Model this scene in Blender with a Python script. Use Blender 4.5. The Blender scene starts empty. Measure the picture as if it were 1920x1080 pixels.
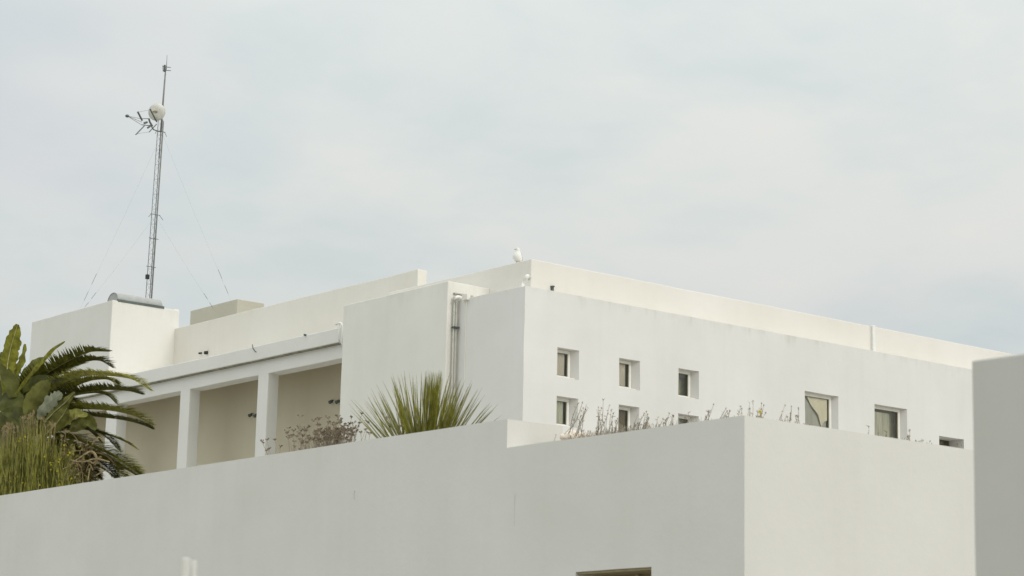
import bpy, bmesh, math, random
from mathutils import Vector, Matrix, noise

rnd = random.Random(7)
SC = bpy.context.scene
COL = SC.collection

# ---------------------------------------------------------------- camera
FPX = 4122.445369
CP = Vector((0.0, 0.0, 1.6))
RM = ((0.773039842, -0.143652262, 0.617878168),
      (-0.633973857, -0.141082736, 0.760376755),
      (0.022057898, 0.979520132, 0.200134355))
cd = bpy.data.cameras.new('camera')
cam = bpy.data.objects.new('camera', cd)
COL.objects.link(cam)
cam.matrix_world = Matrix(((RM[0][0], RM[0][1], -RM[0][2], CP.x),
                           (RM[1][0], RM[1][1], -RM[1][2], CP.y),
                           (RM[2][0], RM[2][1], -RM[2][2], CP.z),
                           (0, 0, 0, 1)))
cd.sensor_width = 36.0
cd.lens = 36.0 * FPX / 1920.0
cd.clip_start = 0.1
cd.clip_end = 5000
cd.dof.use_dof = True
cd.dof.focus_distance = 55.0
cd.dof.aperture_fstop = 2.8
SC.camera = cam


def ray(px, py):
    a, b = (px - 960) / FPX, -(py - 540) / FPX
    return Vector([RM[i][0] * a + RM[i][1] * b + RM[i][2] for i in range(3)])


def on(px, py, ax, v):
    r = ray(px, py)
    return CP + r * ((v - CP[ax]) / r[ax])


# ---------------------------------------------------------------- world, sun, exposure
SUN_AZ_DIR = Vector((0.06, -0.86, 0.46)).normalized()      # towards the sun
w = bpy.data.worlds.new('World')
SC.world = w
w.use_nodes = True
nt = w.node_tree
nt.nodes.clear()


def N(tree, typ, **kw):
    n = tree.nodes.new(typ)
    for k, v in kw.items():
        setattr(n, k, v)
    return n


def L(tree, a, b):
    tree.links.new(a, b)


def math_node(tree, op, a, b=None, clamp=False):
    n = N(tree, 'ShaderNodeMath', operation=op, use_clamp=clamp)
    for i, v in enumerate((a, b)):
        if v is None:
            continue
        if isinstance(v, (int, float)):
            n.inputs[i].default_value = v
        else:
            L(tree, v, n.inputs[i])
    return n.outputs[0]


def ramp(tree, fac, stops):
    n = N(tree, 'ShaderNodeValToRGB')
    cr = n.color_ramp
    while len(cr.elements) < len(stops):
        cr.elements.new(0.5)
    for e, (p, c) in zip(cr.elements, stops):
        e.position = p
        e.color = (c[0], c[1], c[2], 1) if not isinstance(c, (int, float)) else (c, c, c, 1)
    L(tree, fac, n.inputs[0])
    return n.outputs[0]


def mixc(tree, fac, a, b, blend='MIX'):
    n = N(tree, 'ShaderNodeMix', data_type='RGBA', blend_type=blend)
    for idx, v in ((0, fac), (6, a), (7, b)):
        if isinstance(v, (int, float)):
            n.inputs[idx].default_value = v
        elif isinstance(v, tuple):
            n.inputs[idx].default_value = (v[0], v[1], v[2], 1)
        else:
            L(tree, v, n.inputs[idx])
    return n.outputs[2]


SKY_K = 0.1
sky = N(nt, 'ShaderNodeTexSky', sky_type='NISHITA')
sky.sun_disc = False
sky.sun_elevation = math.asin(SUN_AZ_DIR.z)
sky.sun_rotation = math.atan2(SUN_AZ_DIR.x, SUN_AZ_DIR.y)
tc = N(nt, 'ShaderNodeTexCoord')
sep = N(nt, 'ShaderNodeSeparateXYZ')
L(nt, tc.outputs['Generated'], sep.inputs[0])
zz = math_node(nt, 'MAXIMUM', sep.outputs[2], 0.0)
# cloud layer seen in perspective: direction divided by its height
den = math_node(nt, 'ADD', zz, 0.22)
cx = math_node(nt, 'DIVIDE', sep.outputs[0], den)
cy = math_node(nt, 'DIVIDE', sep.outputs[1], den)
cmb = N(nt, 'ShaderNodeCombineXYZ')
L(nt, cx, cmb.inputs[0])
L(nt, cy, cmb.inputs[1])


def sky_noise(scale, detail, rough, off, dist=0.0):
    mp = N(nt, 'ShaderNodeMapping')
    mp.inputs['Location'].default_value = off
    L(nt, cmb.outputs[0], mp.inputs[0])
    n = N(nt, 'ShaderNodeTexNoise')
    n.inputs['Scale'].default_value = scale
    n.inputs['Detail'].default_value = detail
    n.inputs['Roughness'].default_value = rough
    n.inputs['Distortion'].default_value = dist
    L(nt, mp.outputs[0], n.inputs['Vector'])
    return n.outputs[0]


n1 = sky_noise(2.1, 5.0, 0.5, (17.7178, 9.2293, 29.3578), 0.3)
n2 = sky_noise(5.0, 7.0, 0.56, (28.1404, 3.9373, 20.8877), 0.2)
nn = math_node(nt, 'ADD', math_node(nt, 'MULTIPLY', n1, 0.58), math_node(nt, 'MULTIPLY', n2, 0.42))
cloud_col = ramp(nt, nn, [(0.34, (6.35, 6.95, 7.0)), (0.46, (7.0, 7.5, 7.4)), (0.53, (7.5, 7.75, 7.55)), (0.66, (8.05, 8.0, 7.7))])
# an overcast sky is brighter overhead than at the horizon
z3 = math_node(nt, 'MULTIPLY', math_node(nt, 'POWER', zz, 3.0), 1.7)
grad = math_node(nt, 'ADD', math_node(nt, 'ADD', math_node(nt, 'MULTIPLY', zz, 0.50), 0.785), z3)
gv = N(nt, 'ShaderNodeCombineXYZ')
for i in range(3):
    L(nt, grad, gv.inputs[i])
cloud_lit = mixc(nt, 1.0, cloud_col, gv.outputs[0], 'MULTIPLY')
# thin places in the cloud where blue shows through
n3 = sky_noise(1.55, 3.0, 0.45, (10.3566, 3.3369, 26.2691), 0.2)
thin = ramp(nt, n3, [(0.47, 0.0), (0.66, 0.30)])
skyc = mixc(nt, thin, cloud_lit, sky.outputs[0])
bg = N(nt, 'ShaderNodeBackground')
bg.inputs[1].default_value = SKY_K
L(nt, skyc, bg.inputs[0])
wo = N(nt, 'ShaderNodeOutputWorld')
L(nt, bg.outputs[0], wo.inputs[0])

sd = bpy.data.lights.new('sun', 'SUN')
sd.energy = 0.92
sd.angle = math.radians(25)
sd.color = (1.0, 0.955, 0.88)
sun = bpy.data.objects.new('sun', sd)
COL.objects.link(sun)
sun.location = (20, -30, 40)
sun.rotation_euler = SUN_AZ_DIR.to_track_quat('Z', 'Y').to_euler()

SC.view_settings.view_transform = 'Standard'
SC.view_settings.look = 'None'
SC.view_settings.exposure = 0.06
SC.view_settings.gamma = 1.0
SC.render.engine = 'CYCLES'
SC.cycles.use_denoising = True
SC.cycles.max_bounces = 10
SC.cycles.diffuse_bounces = 6


# ---------------------------------------------------------------- materials
def principled(name, col, rough=0.9, metal=0.0, spec=0.3):
    m = bpy.data.materials.new(name)
    m.use_nodes = True
    t = m.node_tree
    b = t.nodes['Principled BSDF']
    b.inputs['Base Color'].default_value = (*col, 1)
    b.inputs['Roughness'].default_value = rough
    b.inputs['Metallic'].default_value = metal
    b.inputs['Specular IOR Level'].default_value = spec
    return m, t, b


def plaster(name, col, stain_z=None, stain_depth=0.6, stain_amt=0.10, seed=0.0, bump=0.25):
    """Painted render: slow tonal drift, trowel bump, weather streaks below a coping."""
    m, t, b = principled(name, col, 0.93, 0, 0.15)
    g = N(t, 'ShaderNodeNewGeometry')
    pos = g.outputs['Position']

    def noise_at(scale, detail, sc=(1, 1, 1), rough=0.55):
        mp = N(t, 'ShaderNodeMapping')
        mp.inputs['Scale'].default_value = sc
        mp.inputs['Location'].default_value = (seed, seed * 1.7, seed * 0.3)
        L(t, pos, mp.inputs[0])
        n = N(t, 'ShaderNodeTexNoise')
        n.inputs['Scale'].default_value = scale
        n.inputs['Detail'].default_value = detail
        n.inputs['Roughness'].default_value = rough
        L(t, mp.outputs[0], n.inputs['Vector'])
        return n.outputs[0]
    a = noise_at(0.45, 4)
    drift = ramp(t, a, [(0.3, tuple(c * f for c, f in zip(col, (0.945, 0.942, 0.925)))), (0.7, tuple(min(1, c * 1.02) for c in col))])
    # faint vertical rain streaks
    s = noise_at(1.0, 5, (2.6, 2.6, 0.10), 0.62)
    streak = ramp(t, s, [(0.50, 0.0), (0.78, 1.0)])
    c1 = mixc(t, math_node(t, 'MULTIPLY', streak, 0.10), drift, tuple(c * f for c, f in zip(col, (0.74, 0.72, 0.66))))
    # small scuffs
    d = noise_at(5.0, 6, (1, 1, 1), 0.7)
    sc_ = ramp(t, d, [(0.66, 0.0), (0.80, 1.0)])
    c1 = mixc(t, math_node(t, 'MULTIPLY', sc_, 0.10), c1, tuple(c * 0.7 for c in col))
    if stain_z is not None:
        sp = N(t, 'ShaderNodeSeparateXYZ')
        L(t, pos, sp.inputs[0])
        dist = math_node(t, 'SUBTRACT', stain_z, sp.outputs[2])
        n = noise_at(1.0, 6, (3.4, 3.4, 0.25), 0.7)
        ln = math_node(t, 'MULTIPLY', math_node(t, 'SUBTRACT', n, 0.40, True), stain_depth * 4.0)
        k = math_node(t, 'DIVIDE', math_node(t, 'SUBTRACT', ln, dist), stain_depth, True)
        lo = noise_at(2.2, 4, (1, 1, 1), 0.6)
        lm = ramp(t, lo, [(0.40, 0.0), (0.62, 1.0)])
        k = math_node(t, 'MULTIPLY', math_node(t, 'MULTIPLY', k, lm), stain_amt * 2.0, True)
        c1 = mixc(t, k, c1, tuple(c * f for c, f in zip(col, (0.55, 0.53, 0.46))))
    L(t, c1, b.inputs['Base Color'])
    bp = N(t, 'ShaderNodeBump')
    bp.inputs['Strength'].default_value = bump
    bp.inputs['Distance'].default_value = 0.02
    L(t, noise_at(3.0, 7, (1, 1, 1), 0.62), bp.inputs['Height'])
    L(t, bp.outputs[0], b.inputs['Normal'])
    return m


WHITE = (0.755, 0.740, 0.715)
M = {}
M['white_main'] = plaster('white_render_main', WHITE, 12.10, 0.5, 0.16, 1.0)
M['white_side'] = plaster('white_render_side', (0.785, 0.767, 0.715), 12.54, 0.8, 0.12, 2.0)
M['white_warm'] = plaster('white_render_warm', (0.755, 0.726, 0.676), None, seed=3.0)
M['white_tower'] = plaster('white_render_tower', (0.765, 0.748, 0.705), 14.7, 0.6, 0.08, 4.0)
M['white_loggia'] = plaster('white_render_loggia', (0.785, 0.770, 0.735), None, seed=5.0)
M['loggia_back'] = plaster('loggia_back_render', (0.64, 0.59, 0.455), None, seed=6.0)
M['front'] = plaster('front_wall_render', (0.685, 0.668, 0.632), 5.8, 0.5, 0.05, 7.0, 0.35)
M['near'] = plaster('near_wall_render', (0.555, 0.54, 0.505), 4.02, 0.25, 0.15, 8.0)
M['beige'] = plaster('beige_render', (0.54, 0.515, 0.43), None, seed=9.0)
M['upper_wall'] = plaster('upper_parapet_render', (0.755, 0.725, 0.665), 14.1, 0.5, 0.06, 10.0)
M['paving'] = plaster('paving', (0.36, 0.35, 0.32), None, seed=11.0)
M['terrace'] = plaster('terrace_screed', (0.50, 0.48, 0.44), None, seed=12.0)


def flat(name, col, rough=0.6, metal=0.0, var=0.15, scale=6.0, spec=0.4):
    m, t, b = principled(name, col, rough, metal, spec)
    g = N(t, 'ShaderNodeNewGeometry')
    n = N(t, 'ShaderNodeTexNoise')
    n.inputs['Scale'].default_value = scale
    n.inputs['Detail'].default_value = 4
    L(t, g.outputs['Position'], n.inputs['Vector'])
    c = ramp(t, n.outputs[0], [(0.3, tuple(x * (1 - var) for x in col)), (0.7, tuple(min(1, x * (1 + var)) for x in col))])
    L(t, c, b.inputs['Base Color'])
    return m


M['soil'] = flat('soil', (0.10, 0.075, 0.05), 1.0, var=0.4)
M['steel'] = flat('galvanised_steel', (0.22, 0.22, 0.21), 0.6, 0.2)
M['dark_steel'] = flat('dark_steel', (0.11, 0.13, 0.12), 0.5, 0.4)
M['black'] = flat('black_plastic', (0.02, 0.022, 0.02), 0.5)
M['pale_dish'] = flat('dish_paint', (0.56, 0.55, 0.49), 0.5)
M['white_pvc'] = flat('white_pvc', (0.78, 0.77, 0.73), 0.45, var=0.06)
M['grey_pipe'] = flat('grey_pipe', (0.50, 0.49, 0.43), 0.5, var=0.1)
M['skylight'] = flat('skylight_sheet', (0.37, 0.375, 0.36), 0.7, 0.0, var=0.08)
M['frame'] = flat('window_frame_paint', (0.84, 0.82, 0.76), 0.45, var=0.05)
M['sash'] = flat('window_seal', (0.24, 0.235, 0.17), 0.5)
M['room'] = flat('dark_room', (0.60, 0.58, 0.40), 0.9)
M['brown_panel'] = flat('brown_panel', (0.22, 0.17, 0.085), 0.6, var=0.12)
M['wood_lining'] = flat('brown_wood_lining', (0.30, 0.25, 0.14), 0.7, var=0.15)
M['feather_white'] = flat('white_feathers', (0.80, 0.79, 0.75), 0.9, var=0.05, scale=30)
M['feather_grey'] = flat('grey_feathers', (0.60, 0.60, 0.57), 0.9, var=0.1, scale=30)
M['beak'] = flat('beak_yellow', (0.55, 0.36, 0.07), 0.5)
M['pink_leg'] = flat('leg_skin', (0.45, 0.30, 0.25), 0.6)
M['fascia_shade'] = flat('fascia_shade_paint', (0.26, 0.25, 0.19), 0.95, var=0.35, scale=5)  # dark tone painted in for the shade below the fascia
M['rock'] = flat('pale_pink_stone', (0.70, 0.61, 0.52), 0.95, var=0.15, scale=4)


def leafm(name, col, var=0.3, scale=9.0, trans=0.25, rough=0.55, tip=None):
    m, t, b = principled(name, col, rough, 0, 0.15)
    g = N(t, 'ShaderNodeNewGeometry')
    n = N(t, 'ShaderNodeTexNoise')
    n.inputs['Scale'].default_value = scale
    n.inputs['Detail'].default_value = 3
    L(t, g.outputs['Position'], n.inputs['Vector'])
    hi = tip or tuple(min(1, x * (1 + var)) for x in col)
    c = ramp(t, n.outputs[0], [(0.35, tuple(x * (1 - var) for x in col)), (0.65, hi)])
    L(t, c, b.inputs['Base Color'])
    tr = N(t, 'ShaderNodeBsdfTranslucent')
    L(t, c, tr.inputs[0])
    mx = N(t, 'ShaderNodeMixShader')
    mx.inputs[0].default_value = trans
    L(t, b.outputs[0], mx.inputs[1])
    L(t, tr.outputs[0], mx.inputs[2])
    L(t, mx.outputs[0], t.nodes['Material Output'].inputs[0])
    return m


M['palm_dark'] = leafm('palm_leaf_dark', (0.085, 0.086, 0.012))
M['palm_mid'] = leafm('palm_leaf_mid', (0.21, 0.205, 0.030))
M['palm_light'] = leafm('palm_leaf_light', (0.36, 0.345, 0.085))
M['rachis'] = leafm('palm_rachis', (0.16, 0.15, 0.05), trans=0.0)
M['banana_dark'] = leafm('broad_leaf_dark', (0.095, 0.10, 0.022), var=0.3, scale=4)
M['banana_mid'] = leafm('broad_leaf_mid', (0.19, 0.19, 0.050), var=0.25, scale=4)
M['banana_pale'] = leafm('broad_leaf_pale', (0.34, 0.355, 0.25), var=0.2, scale=4)
M['midrib'] = leafm('leaf_midrib', (0.48, 0.45, 0.24), trans=0.0)
M['grass'] = leafm('tall_grass_blade', (0.215, 0.210, 0.028), var=0.45, scale=7, tip=(0.40, 0.385, 0.09))
M['grass_dark'] = leafm('tall_grass_blade_dark', (0.085, 0.083, 0.018), var=0.35, scale=7)
M['grass_pale'] = leafm('tall_grass_blade_pale', (0.38, 0.36, 0.13), var=0.25, scale=7)
M['herb'] = leafm('herb_leaf', (0.20, 0.19, 0.045), var=0.4, scale=12)
M['dry'] = leafm('dry_stalk', (0.36, 0.28, 0.15), var=0.3, scale=8)
M['dry_brown'] = leafm('dead_brown_leaf', (0.16, 0.11, 0.06), var=0.4, scale=8)
M['yellow'] = leafm('yellow_petal', (0.62, 0.50, 0.03), var=0.15)
M['yucca'] = leafm('yucca_blade', (0.185, 0.18, 0.030), var=0.35, scale=10)
M['yucca_grey'] = leafm('yucca_blade_pale', (0.23, 0.225, 0.095), var=0.25, scale=10)
M['cream'] = leafm('cream_flower', (0.72, 0.67, 0.56), var=0.1)
M['umbel'] = leafm('dried_flower_head', (0.225, 0.178, 0.118), var=0.35, scale=14, trans=0.1)
M['stem'] = leafm('dried_stem', (0.30, 0.25, 0.19), var=0.3, scale=14, trans=0.0)
M['weed'] = leafm('dry_weed', (0.31, 0.275, 0.215), var=0.3, scale=14, trans=0.1)
M['trunk'] = flat('palm_trunk', (0.13, 0.10, 0.06), 0.95, var=0.4, scale=12)


def fabric(name, col, fold=14.0, amt=0.25):
    m, t, b = principled(name, col, 0.95, 0, 0.1)
    g = N(t, 'ShaderNodeNewGeometry')
    mp = N(t, 'ShaderNodeMapping')
    mp.inputs['Scale'].default_value = (1, 1, 0.06)
    L(t, g.outputs['Position'], mp.inputs[0])
    n = N(t, 'ShaderNodeTexNoise')
    n.inputs['Scale'].default_value = fold
    L(t, mp.outputs[0], n.inputs['Vector'])
    c = ramp(t, n.outputs[0], [(0.35, tuple(x * (1 - amt) for x in col)), (0.65, col)])
    L(t, c, b.inputs['Base Color'])
    return m


M['curtain_beige'] = fabric('beige_curtain', (0.86, 0.80, 0.68), 12, 0.12)
M['curtain_green'] = fabric('greenish_curtain', (0.76, 0.76, 0.62), 12, 0.12)
M['reflection_cream'] = fabric('cream_reflection', (0.95, 0.90, 0.74), 9, 0.04)  # colour of a reflection in the wide window, put on a sheet
M['curtain_grey'] = fabric('grey_curtain', (0.70, 0.69, 0.62), 9, 0.12)
M['blind'] = fabric('pale_blind', (0.78, 0.77, 0.64), 22, 0.28)

gm = bpy.data.materials.new('window_glass')
gm.use_nodes = True
t = gm.node_tree
t.nodes.clear()
fr = N(t, 'ShaderNodeFresnel')
fr.inputs[0].default_value = 1.75
tb = N(t, 'ShaderNodeBsdfTransparent')
tb.inputs[0].default_value = (0.95, 0.96, 0.93, 1)
gl = N(t, 'ShaderNodeBsdfGlossy')
gl.inputs['Roughness'].default_value = 0.03
mx = N(t, 'ShaderNodeMixShader')
L(t, fr.outputs[0], mx.inputs[0])
L(t, tb.outputs[0], mx.inputs[1])
L(t, gl.outputs[0], mx.inputs[2])
om = N(t, 'ShaderNodeOutputMaterial')
L(t, mx.outputs[0], om.inputs[0])
M['glass'] = gm


# ---------------------------------------------------------------- mesh helpers
def wob(p, amp):
    if not amp:
        return Vector(p)
    q = noise.noise_vector(Vector(p) * 0.9) * amp + noise.noise_vector(Vector(p) * 3.1) * amp * 0.4
    return Vector(p) + q


class MB:
    def __init__(s):
        s.v, s.f, s.key = [], [], {}

    def vert(s, p):
        s.v.append(tuple(p))
        return len(s.v) - 1

    def kv(s, p, amp):
        k = tuple(round(c, 4) for c in p)
        if k not in s.key:
            s.key[k] = s.vert(wob(p, amp))
        return s.key[k]

    def quad(s, a, b, c, d):
        i = len(s.v)
        s.v += [tuple(a), tuple(b), tuple(c), tuple(d)]
        s.f.append((i, i + 1, i + 2, i + 3))

    def tri(s, a, b, c):
        i = len(s.v)
        s.v += [tuple(a), tuple(b), tuple(c)]
        s.f.append((i, i + 1, i + 2))

    def box(s, x0, x1, y0, y1, z0, z1):
        i = len(s.v)
        s.v += [(x0, y0, z0), (x1, y0, z0), (x1, y1, z0), (x0, y1, z0), (x0, y0, z1), (x1, y0, z1), (x1, y1, z1), (x0, y1, z1)]
        s.f += [tuple(i + k for k in q) for q in ((0, 3, 2, 1), (4, 5, 6, 7), (0, 1, 5, 4), (1, 2, 6, 5), (2, 3, 7, 6), (3, 0, 4, 7))]

    def wbox(s, x0, x1, y0, y1, z0, z1, seg=0.7, amp=0.008, holes=(), hole_depth=None, skip=''):
        """Box with hand-trowelled wobble. holes: (x0,x1,z0,z1,depth) openings in the -Y face, with reveals."""
        def cuts(a, b, extra=()):
            n = max(1, min(60, int(round((b - a) / seg))))
            c = {round(a + (b - a) * k / n, 4) for k in range(n + 1)}
            ex = {round(e, 4) for e in extra if a < e < b}
            c = {k for k in c if all(abs(k - e) > 0.08 for e in ex) or k in (round(a, 4), round(b, 4))} | ex
            return sorted(c)
        xs = cuts(x0, x1, [h[0] for h in holes] + [h[1] for h in holes])
        zs = cuts(z0, z1, [h[2] for h in holes] + [h[3] for h in holes])
        ys = cuts(y0, y1)
        K = lambda *p: s.kv(p, amp)

        def in_hole(xa, xb, za, zb):
            mx_, mz_ = (xa + xb) / 2, (za + zb) / 2
            return any(h[0] < mx_ < h[1] and h[2] < mz_ < h[3] for h in holes)
        for a, b in zip(xs, xs[1:]):
            for c, d in zip(zs, zs[1:]):
                if 'f' not in skip and not in_hole(a, b, c, d):
                    s.f.append((K(a, y0, c), K(b, y0, c), K(b, y0, d), K(a, y0, d)))
                if 'b' not in skip:
                    s.f.append((K(b, y1, c), K(a, y1, c), K(a, y1, d), K(b, y1, d)))
        for a, b in zip(ys, ys[1:]):
            for c, d in zip(zs, zs[1:]):
                s.f.append((K(x0, b, c), K(x0, a, c), K(x0, a, d), K(x0, b, d)))
                s.f.append((K(x1, a, c), K(x1, b, c), K(x1, b, d), K(x1, a, d)))
        for a, b in zip(xs, xs[1:]):
            for c, d in zip(ys, ys[1:]):
                s.f.append((K(a, c, z1), K(b, c, z1), K(b, d, z1), K(a, d, z1)))
                s.f.append((K(a, d, z0), K(b, d, z0), K(b, c, z0), K(a, c, z0)))
        for h in holes:
            hx = [x for x in xs if h[0] - 1e-4 <= x <= h[1] + 1e-4]
            hz = [z for z in zs if h[2] - 1e-4 <= z <= h[3] + 1e-4]
            yb = y0 + h[4]
            sx_ = h[5] if len(h) > 5 else 0.0
            B_ = lambda x: x - sx_ if x > h[1] - 1e-4 else x
            for a, b in zip(hx, hx[1:]):
                s.f.append((K(a, y0, h[3]), K(b, y0, h[3]), K(B_(b), yb, h[3]), K(a, yb, h[3])))
                s.f.append((K(a, yb, h[2]), K(B_(b), yb, h[2]), K(b, y0, h[2]), K(a, y0, h[2])))
            for a, b in zip(hz, hz[1:]):
                s.f.append((K(h[0], y0, a), K(h[0], y0, b), K(h[0], yb, b), K(h[0], yb, a)))
                s.f.append((K(h[1] - sx_, yb, a), K(h[1] - sx_, yb, b), K(h[1], y0, b), K(h[1], y0, a)))

    def tube(s, pts, rad, n=6, cap=True):
        pts = [Vector(p) for p in pts]
        if isinstance(rad, (int, float)):
            rad = [rad] * len(pts)
        rings = []
        for i, p in enumerate(pts):
            d = (pts[min(i + 1, len(pts) - 1)] - pts[max(i - 1, 0)]).normalized()
            up = Vector((0, 0, 1)) if abs(d.z) < 0.9 else Vector((1, 0, 0))
            a = d.cross(up).normalized()
            b = d.cross(a)
            rings.append([s.vert(p + (a * math.cos(2 * math.pi * k / n) + b * math.sin(2 * math.pi * k / n)) * rad[i]) for k in range(n)])
        for r0, r1 in zip(rings, rings[1:]):
            for k in range(n):
                s.f.append((r0[k], r0[(k + 1) % n], r1[(k + 1) % n], r1[k]))
        if cap:
            s.f.append(tuple(reversed(rings[0])))
            s.f.append(tuple(rings[-1]))

    def ribbon(s, pts, wid, side, fold=0.0, nrm=None):
        """Leaf blade along pts; wid per point; side vector; folded along its midline."""
        prev = None
        for p, w_ in zip(pts, wid):
            p = Vector(p)
            lift = (nrm if nrm is not None else Vector((0, 0, 1))) * (w_ * fold)
            row = [s.vert(p - side * w_ + lift), s.vert(p), s.vert(p + side * w_ + lift)]
            if prev:
                s.f.append((prev[0], prev[1], row[1], row[0]))
                s.f.append((prev[1], prev[2], row[2], row[1]))
            prev = row

    def ellipsoid(s, c, r, rot=None, nu=12, nv=8):
        rows = []
        for j in range(nv + 1):
            th = math.pi * j / nv
            row = []
            for i in range(nu):
                ph = 2 * math.pi * i / nu
                q = Vector((r[0] * math.sin(th) * math.cos(ph), r[1] * math.sin(th) * math.sin(ph), r[2] * math.cos(th)))
                if rot:
                    q = rot @ q
                row.append(s.vert(Vector(c) + q))
            rows.append(row)
        for a, b in zip(rows, rows[1:]):
            for i in range(nu):
                s.f.append((a[i], b[i], b[(i + 1) % nu], a[(i + 1) % nu]))

    def build(s, name, mat, parent=None, smooth=False, bevel=0.0):
        me = bpy.data.meshes.new(name)
        me.from_pydata(s.v, [], s.f)
        me.validate()
        me.materials.append(M[mat])
        if smooth:
            for p in me.polygons:
                p.use_smooth = True
        o = bpy.data.objects.new(name, me)
        COL.objects.link(o)
        if parent:
            o.parent = parent
            bpy.context.view_layer.update()
            o.matrix_parent_inverse = parent.matrix_world.inverted()
        if bevel:
            md = o.modifiers.new('bevel', 'BEVEL')
            md.width = bevel
            md.segments = 2
            md.limit_method = 'ANGLE'
            md.angle_limit = math.radians(45)
        return o


def thing(name, label, cat, loc, group=None):
    o = bpy.data.objects.new(name, None)
    COL.objects.link(o)
    o.location = loc
    o.empty_display_size = 0.3
    o['label'] = label
    o['category'] = cat
    if group:
        o['group'] = group
    bpy.context.view_layer.update()
    return o


def tag(o, label, cat, group=None):
    o['label'] = label
    o['category'] = cat
    if group:
        o['group'] = group
    return o


def wpart(name, mat, parent, *a, bevel=0.018, **k):
    m = MB()
    m.wbox(*a, **k)
    return m.build(name, mat, parent, bevel=bevel)


# ---------------------------------------------------------------- the ground
g = MB()
g.quad((-1500, -1500, 0), (1500, -1500, 0), (1500, 1500, 0), (-1500, 1500, 0))
gr = g.build('ground', 'paving')
gr['kind'] = 'structure'

# ---------------------------------------------------------------- main white building
XC, YC, ZC = 32.37, 39.34, 12.07
main = thing('white_building', 'large white cubist building of stacked blocks with small deep windows and an open loggia', 'building', (32.4, 39.4, 0))

WIN = [  # px box in photo, reveal depth, kind
    ('beige', 33.40, 34.09, 10.02, 10.725, 0.25),
    ('beige2', 35.385, 36.075, 9.995, 10.72, 0.25),
    ('dark', 37.375, 38.085, 10.0, 10.71, 0.25),
    ('green', 33.41, 34.08, 8.86, 9.56, 0.25),
    ('brown', 35.385, 36.06, 8.86, 9.57, 0.25),
    ('dark2', 37.38, 38.09, 8.86, 9.57, 0.25),
    ('reflection_sheet', 41.93, 43.23, 9.35, 10.665, 0.21),
    ('blind', 44.65, 45.98, 9.35, 10.625, 0.21),
    ('slot', 47.31, 48.37, 9.655, 10.03, 0.52),
]
holes = [(a, b, c, d, e, 0.0 if k == 'slot' else 0.095) for k, a, b, c, d, e in WIN]
wpart('main_block', 'white_main', main, XC, 62.0, YC, 42.06, 0.0, ZC, holes=holes, seg=0.75, amp=0.009)
wpart('side_block', 'white_side', main, 32.07, 35.0, 41.96, 46.40, 0.0, 12.525, amp=0.009)
wpart('penthouse', 'white_warm', main, 33.37, 64.0, 40.35, 46.2, 11.95, 13.03, amp=0.010)
wpart('upper_parapet', 'upper_wall', main, 35.08, 35.39, 47.27, 60.3, 12.0, 14.085, amp=0.012)
wpart('tower', 'white_tower', main, 32.80, 35.22, 60.11, 65.48, 12.0, 14.69, amp=0.008)
tw = MB()
tw.box(35.03, 35.20, 60.13, 60.35, 14.6, 14.72)
tw.build('coping', 'white_tower', main, bevel=0.02)
# loggia
wpart('loggia_roof', 'white_loggia', main, 32.75, 36.4, 46.30, 72.0, 11.78, 12.175, amp=0.009)
XL = 32.90
ZB = on(640, 672, 0, XL).z
wpart('loggia_beam', 'white_loggia', main, XL, XL + 0.45, 46.30, 72.0, ZB, 11.84, amp=0.006)
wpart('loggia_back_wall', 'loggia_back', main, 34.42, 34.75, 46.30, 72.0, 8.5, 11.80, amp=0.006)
wpart('loggia_floor', 'white_loggia', main, 33.0, 35.6, 46.30, 72.0, 8.2, 8.6, amp=0.0)
wpart('loggia_base', 'white_loggia', main, XL, 36.0, 46.30, 72.0, 0.0, 8.25, amp=0.006)
wpart('added_loggia_lining', 'wood_lining', main, XL + 0.455, 34.41, 46.42, 71.5, 11.74, 11.79, amp=0.0)  # out of view; dark brown lining added to cut bounce on the back wall
for pa, pb in (((503, 700), (484, 703)), ((356, 731), (338, 735)), ((220, 757), (200, 761))):
    wpart('pillar', 'white_loggia', main, XL + 0.003, XL + 0.36, on(*pa, 0, XL).y, on(*pb, 0, XL).y, 8.2, ZB + 0.06, amp=0.005)
wpart('pillar', 'white_loggia', main, XL + 0.003, XL + 0.36, 63.9, 64.5, 8.2, ZB + 0.06, amp=0.005)


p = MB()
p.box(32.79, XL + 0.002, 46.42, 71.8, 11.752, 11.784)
p.build('fascia_shade_strip', 'fascia_shade', main)  # dark strip stands in for the shadow line under the roof overhang

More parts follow.
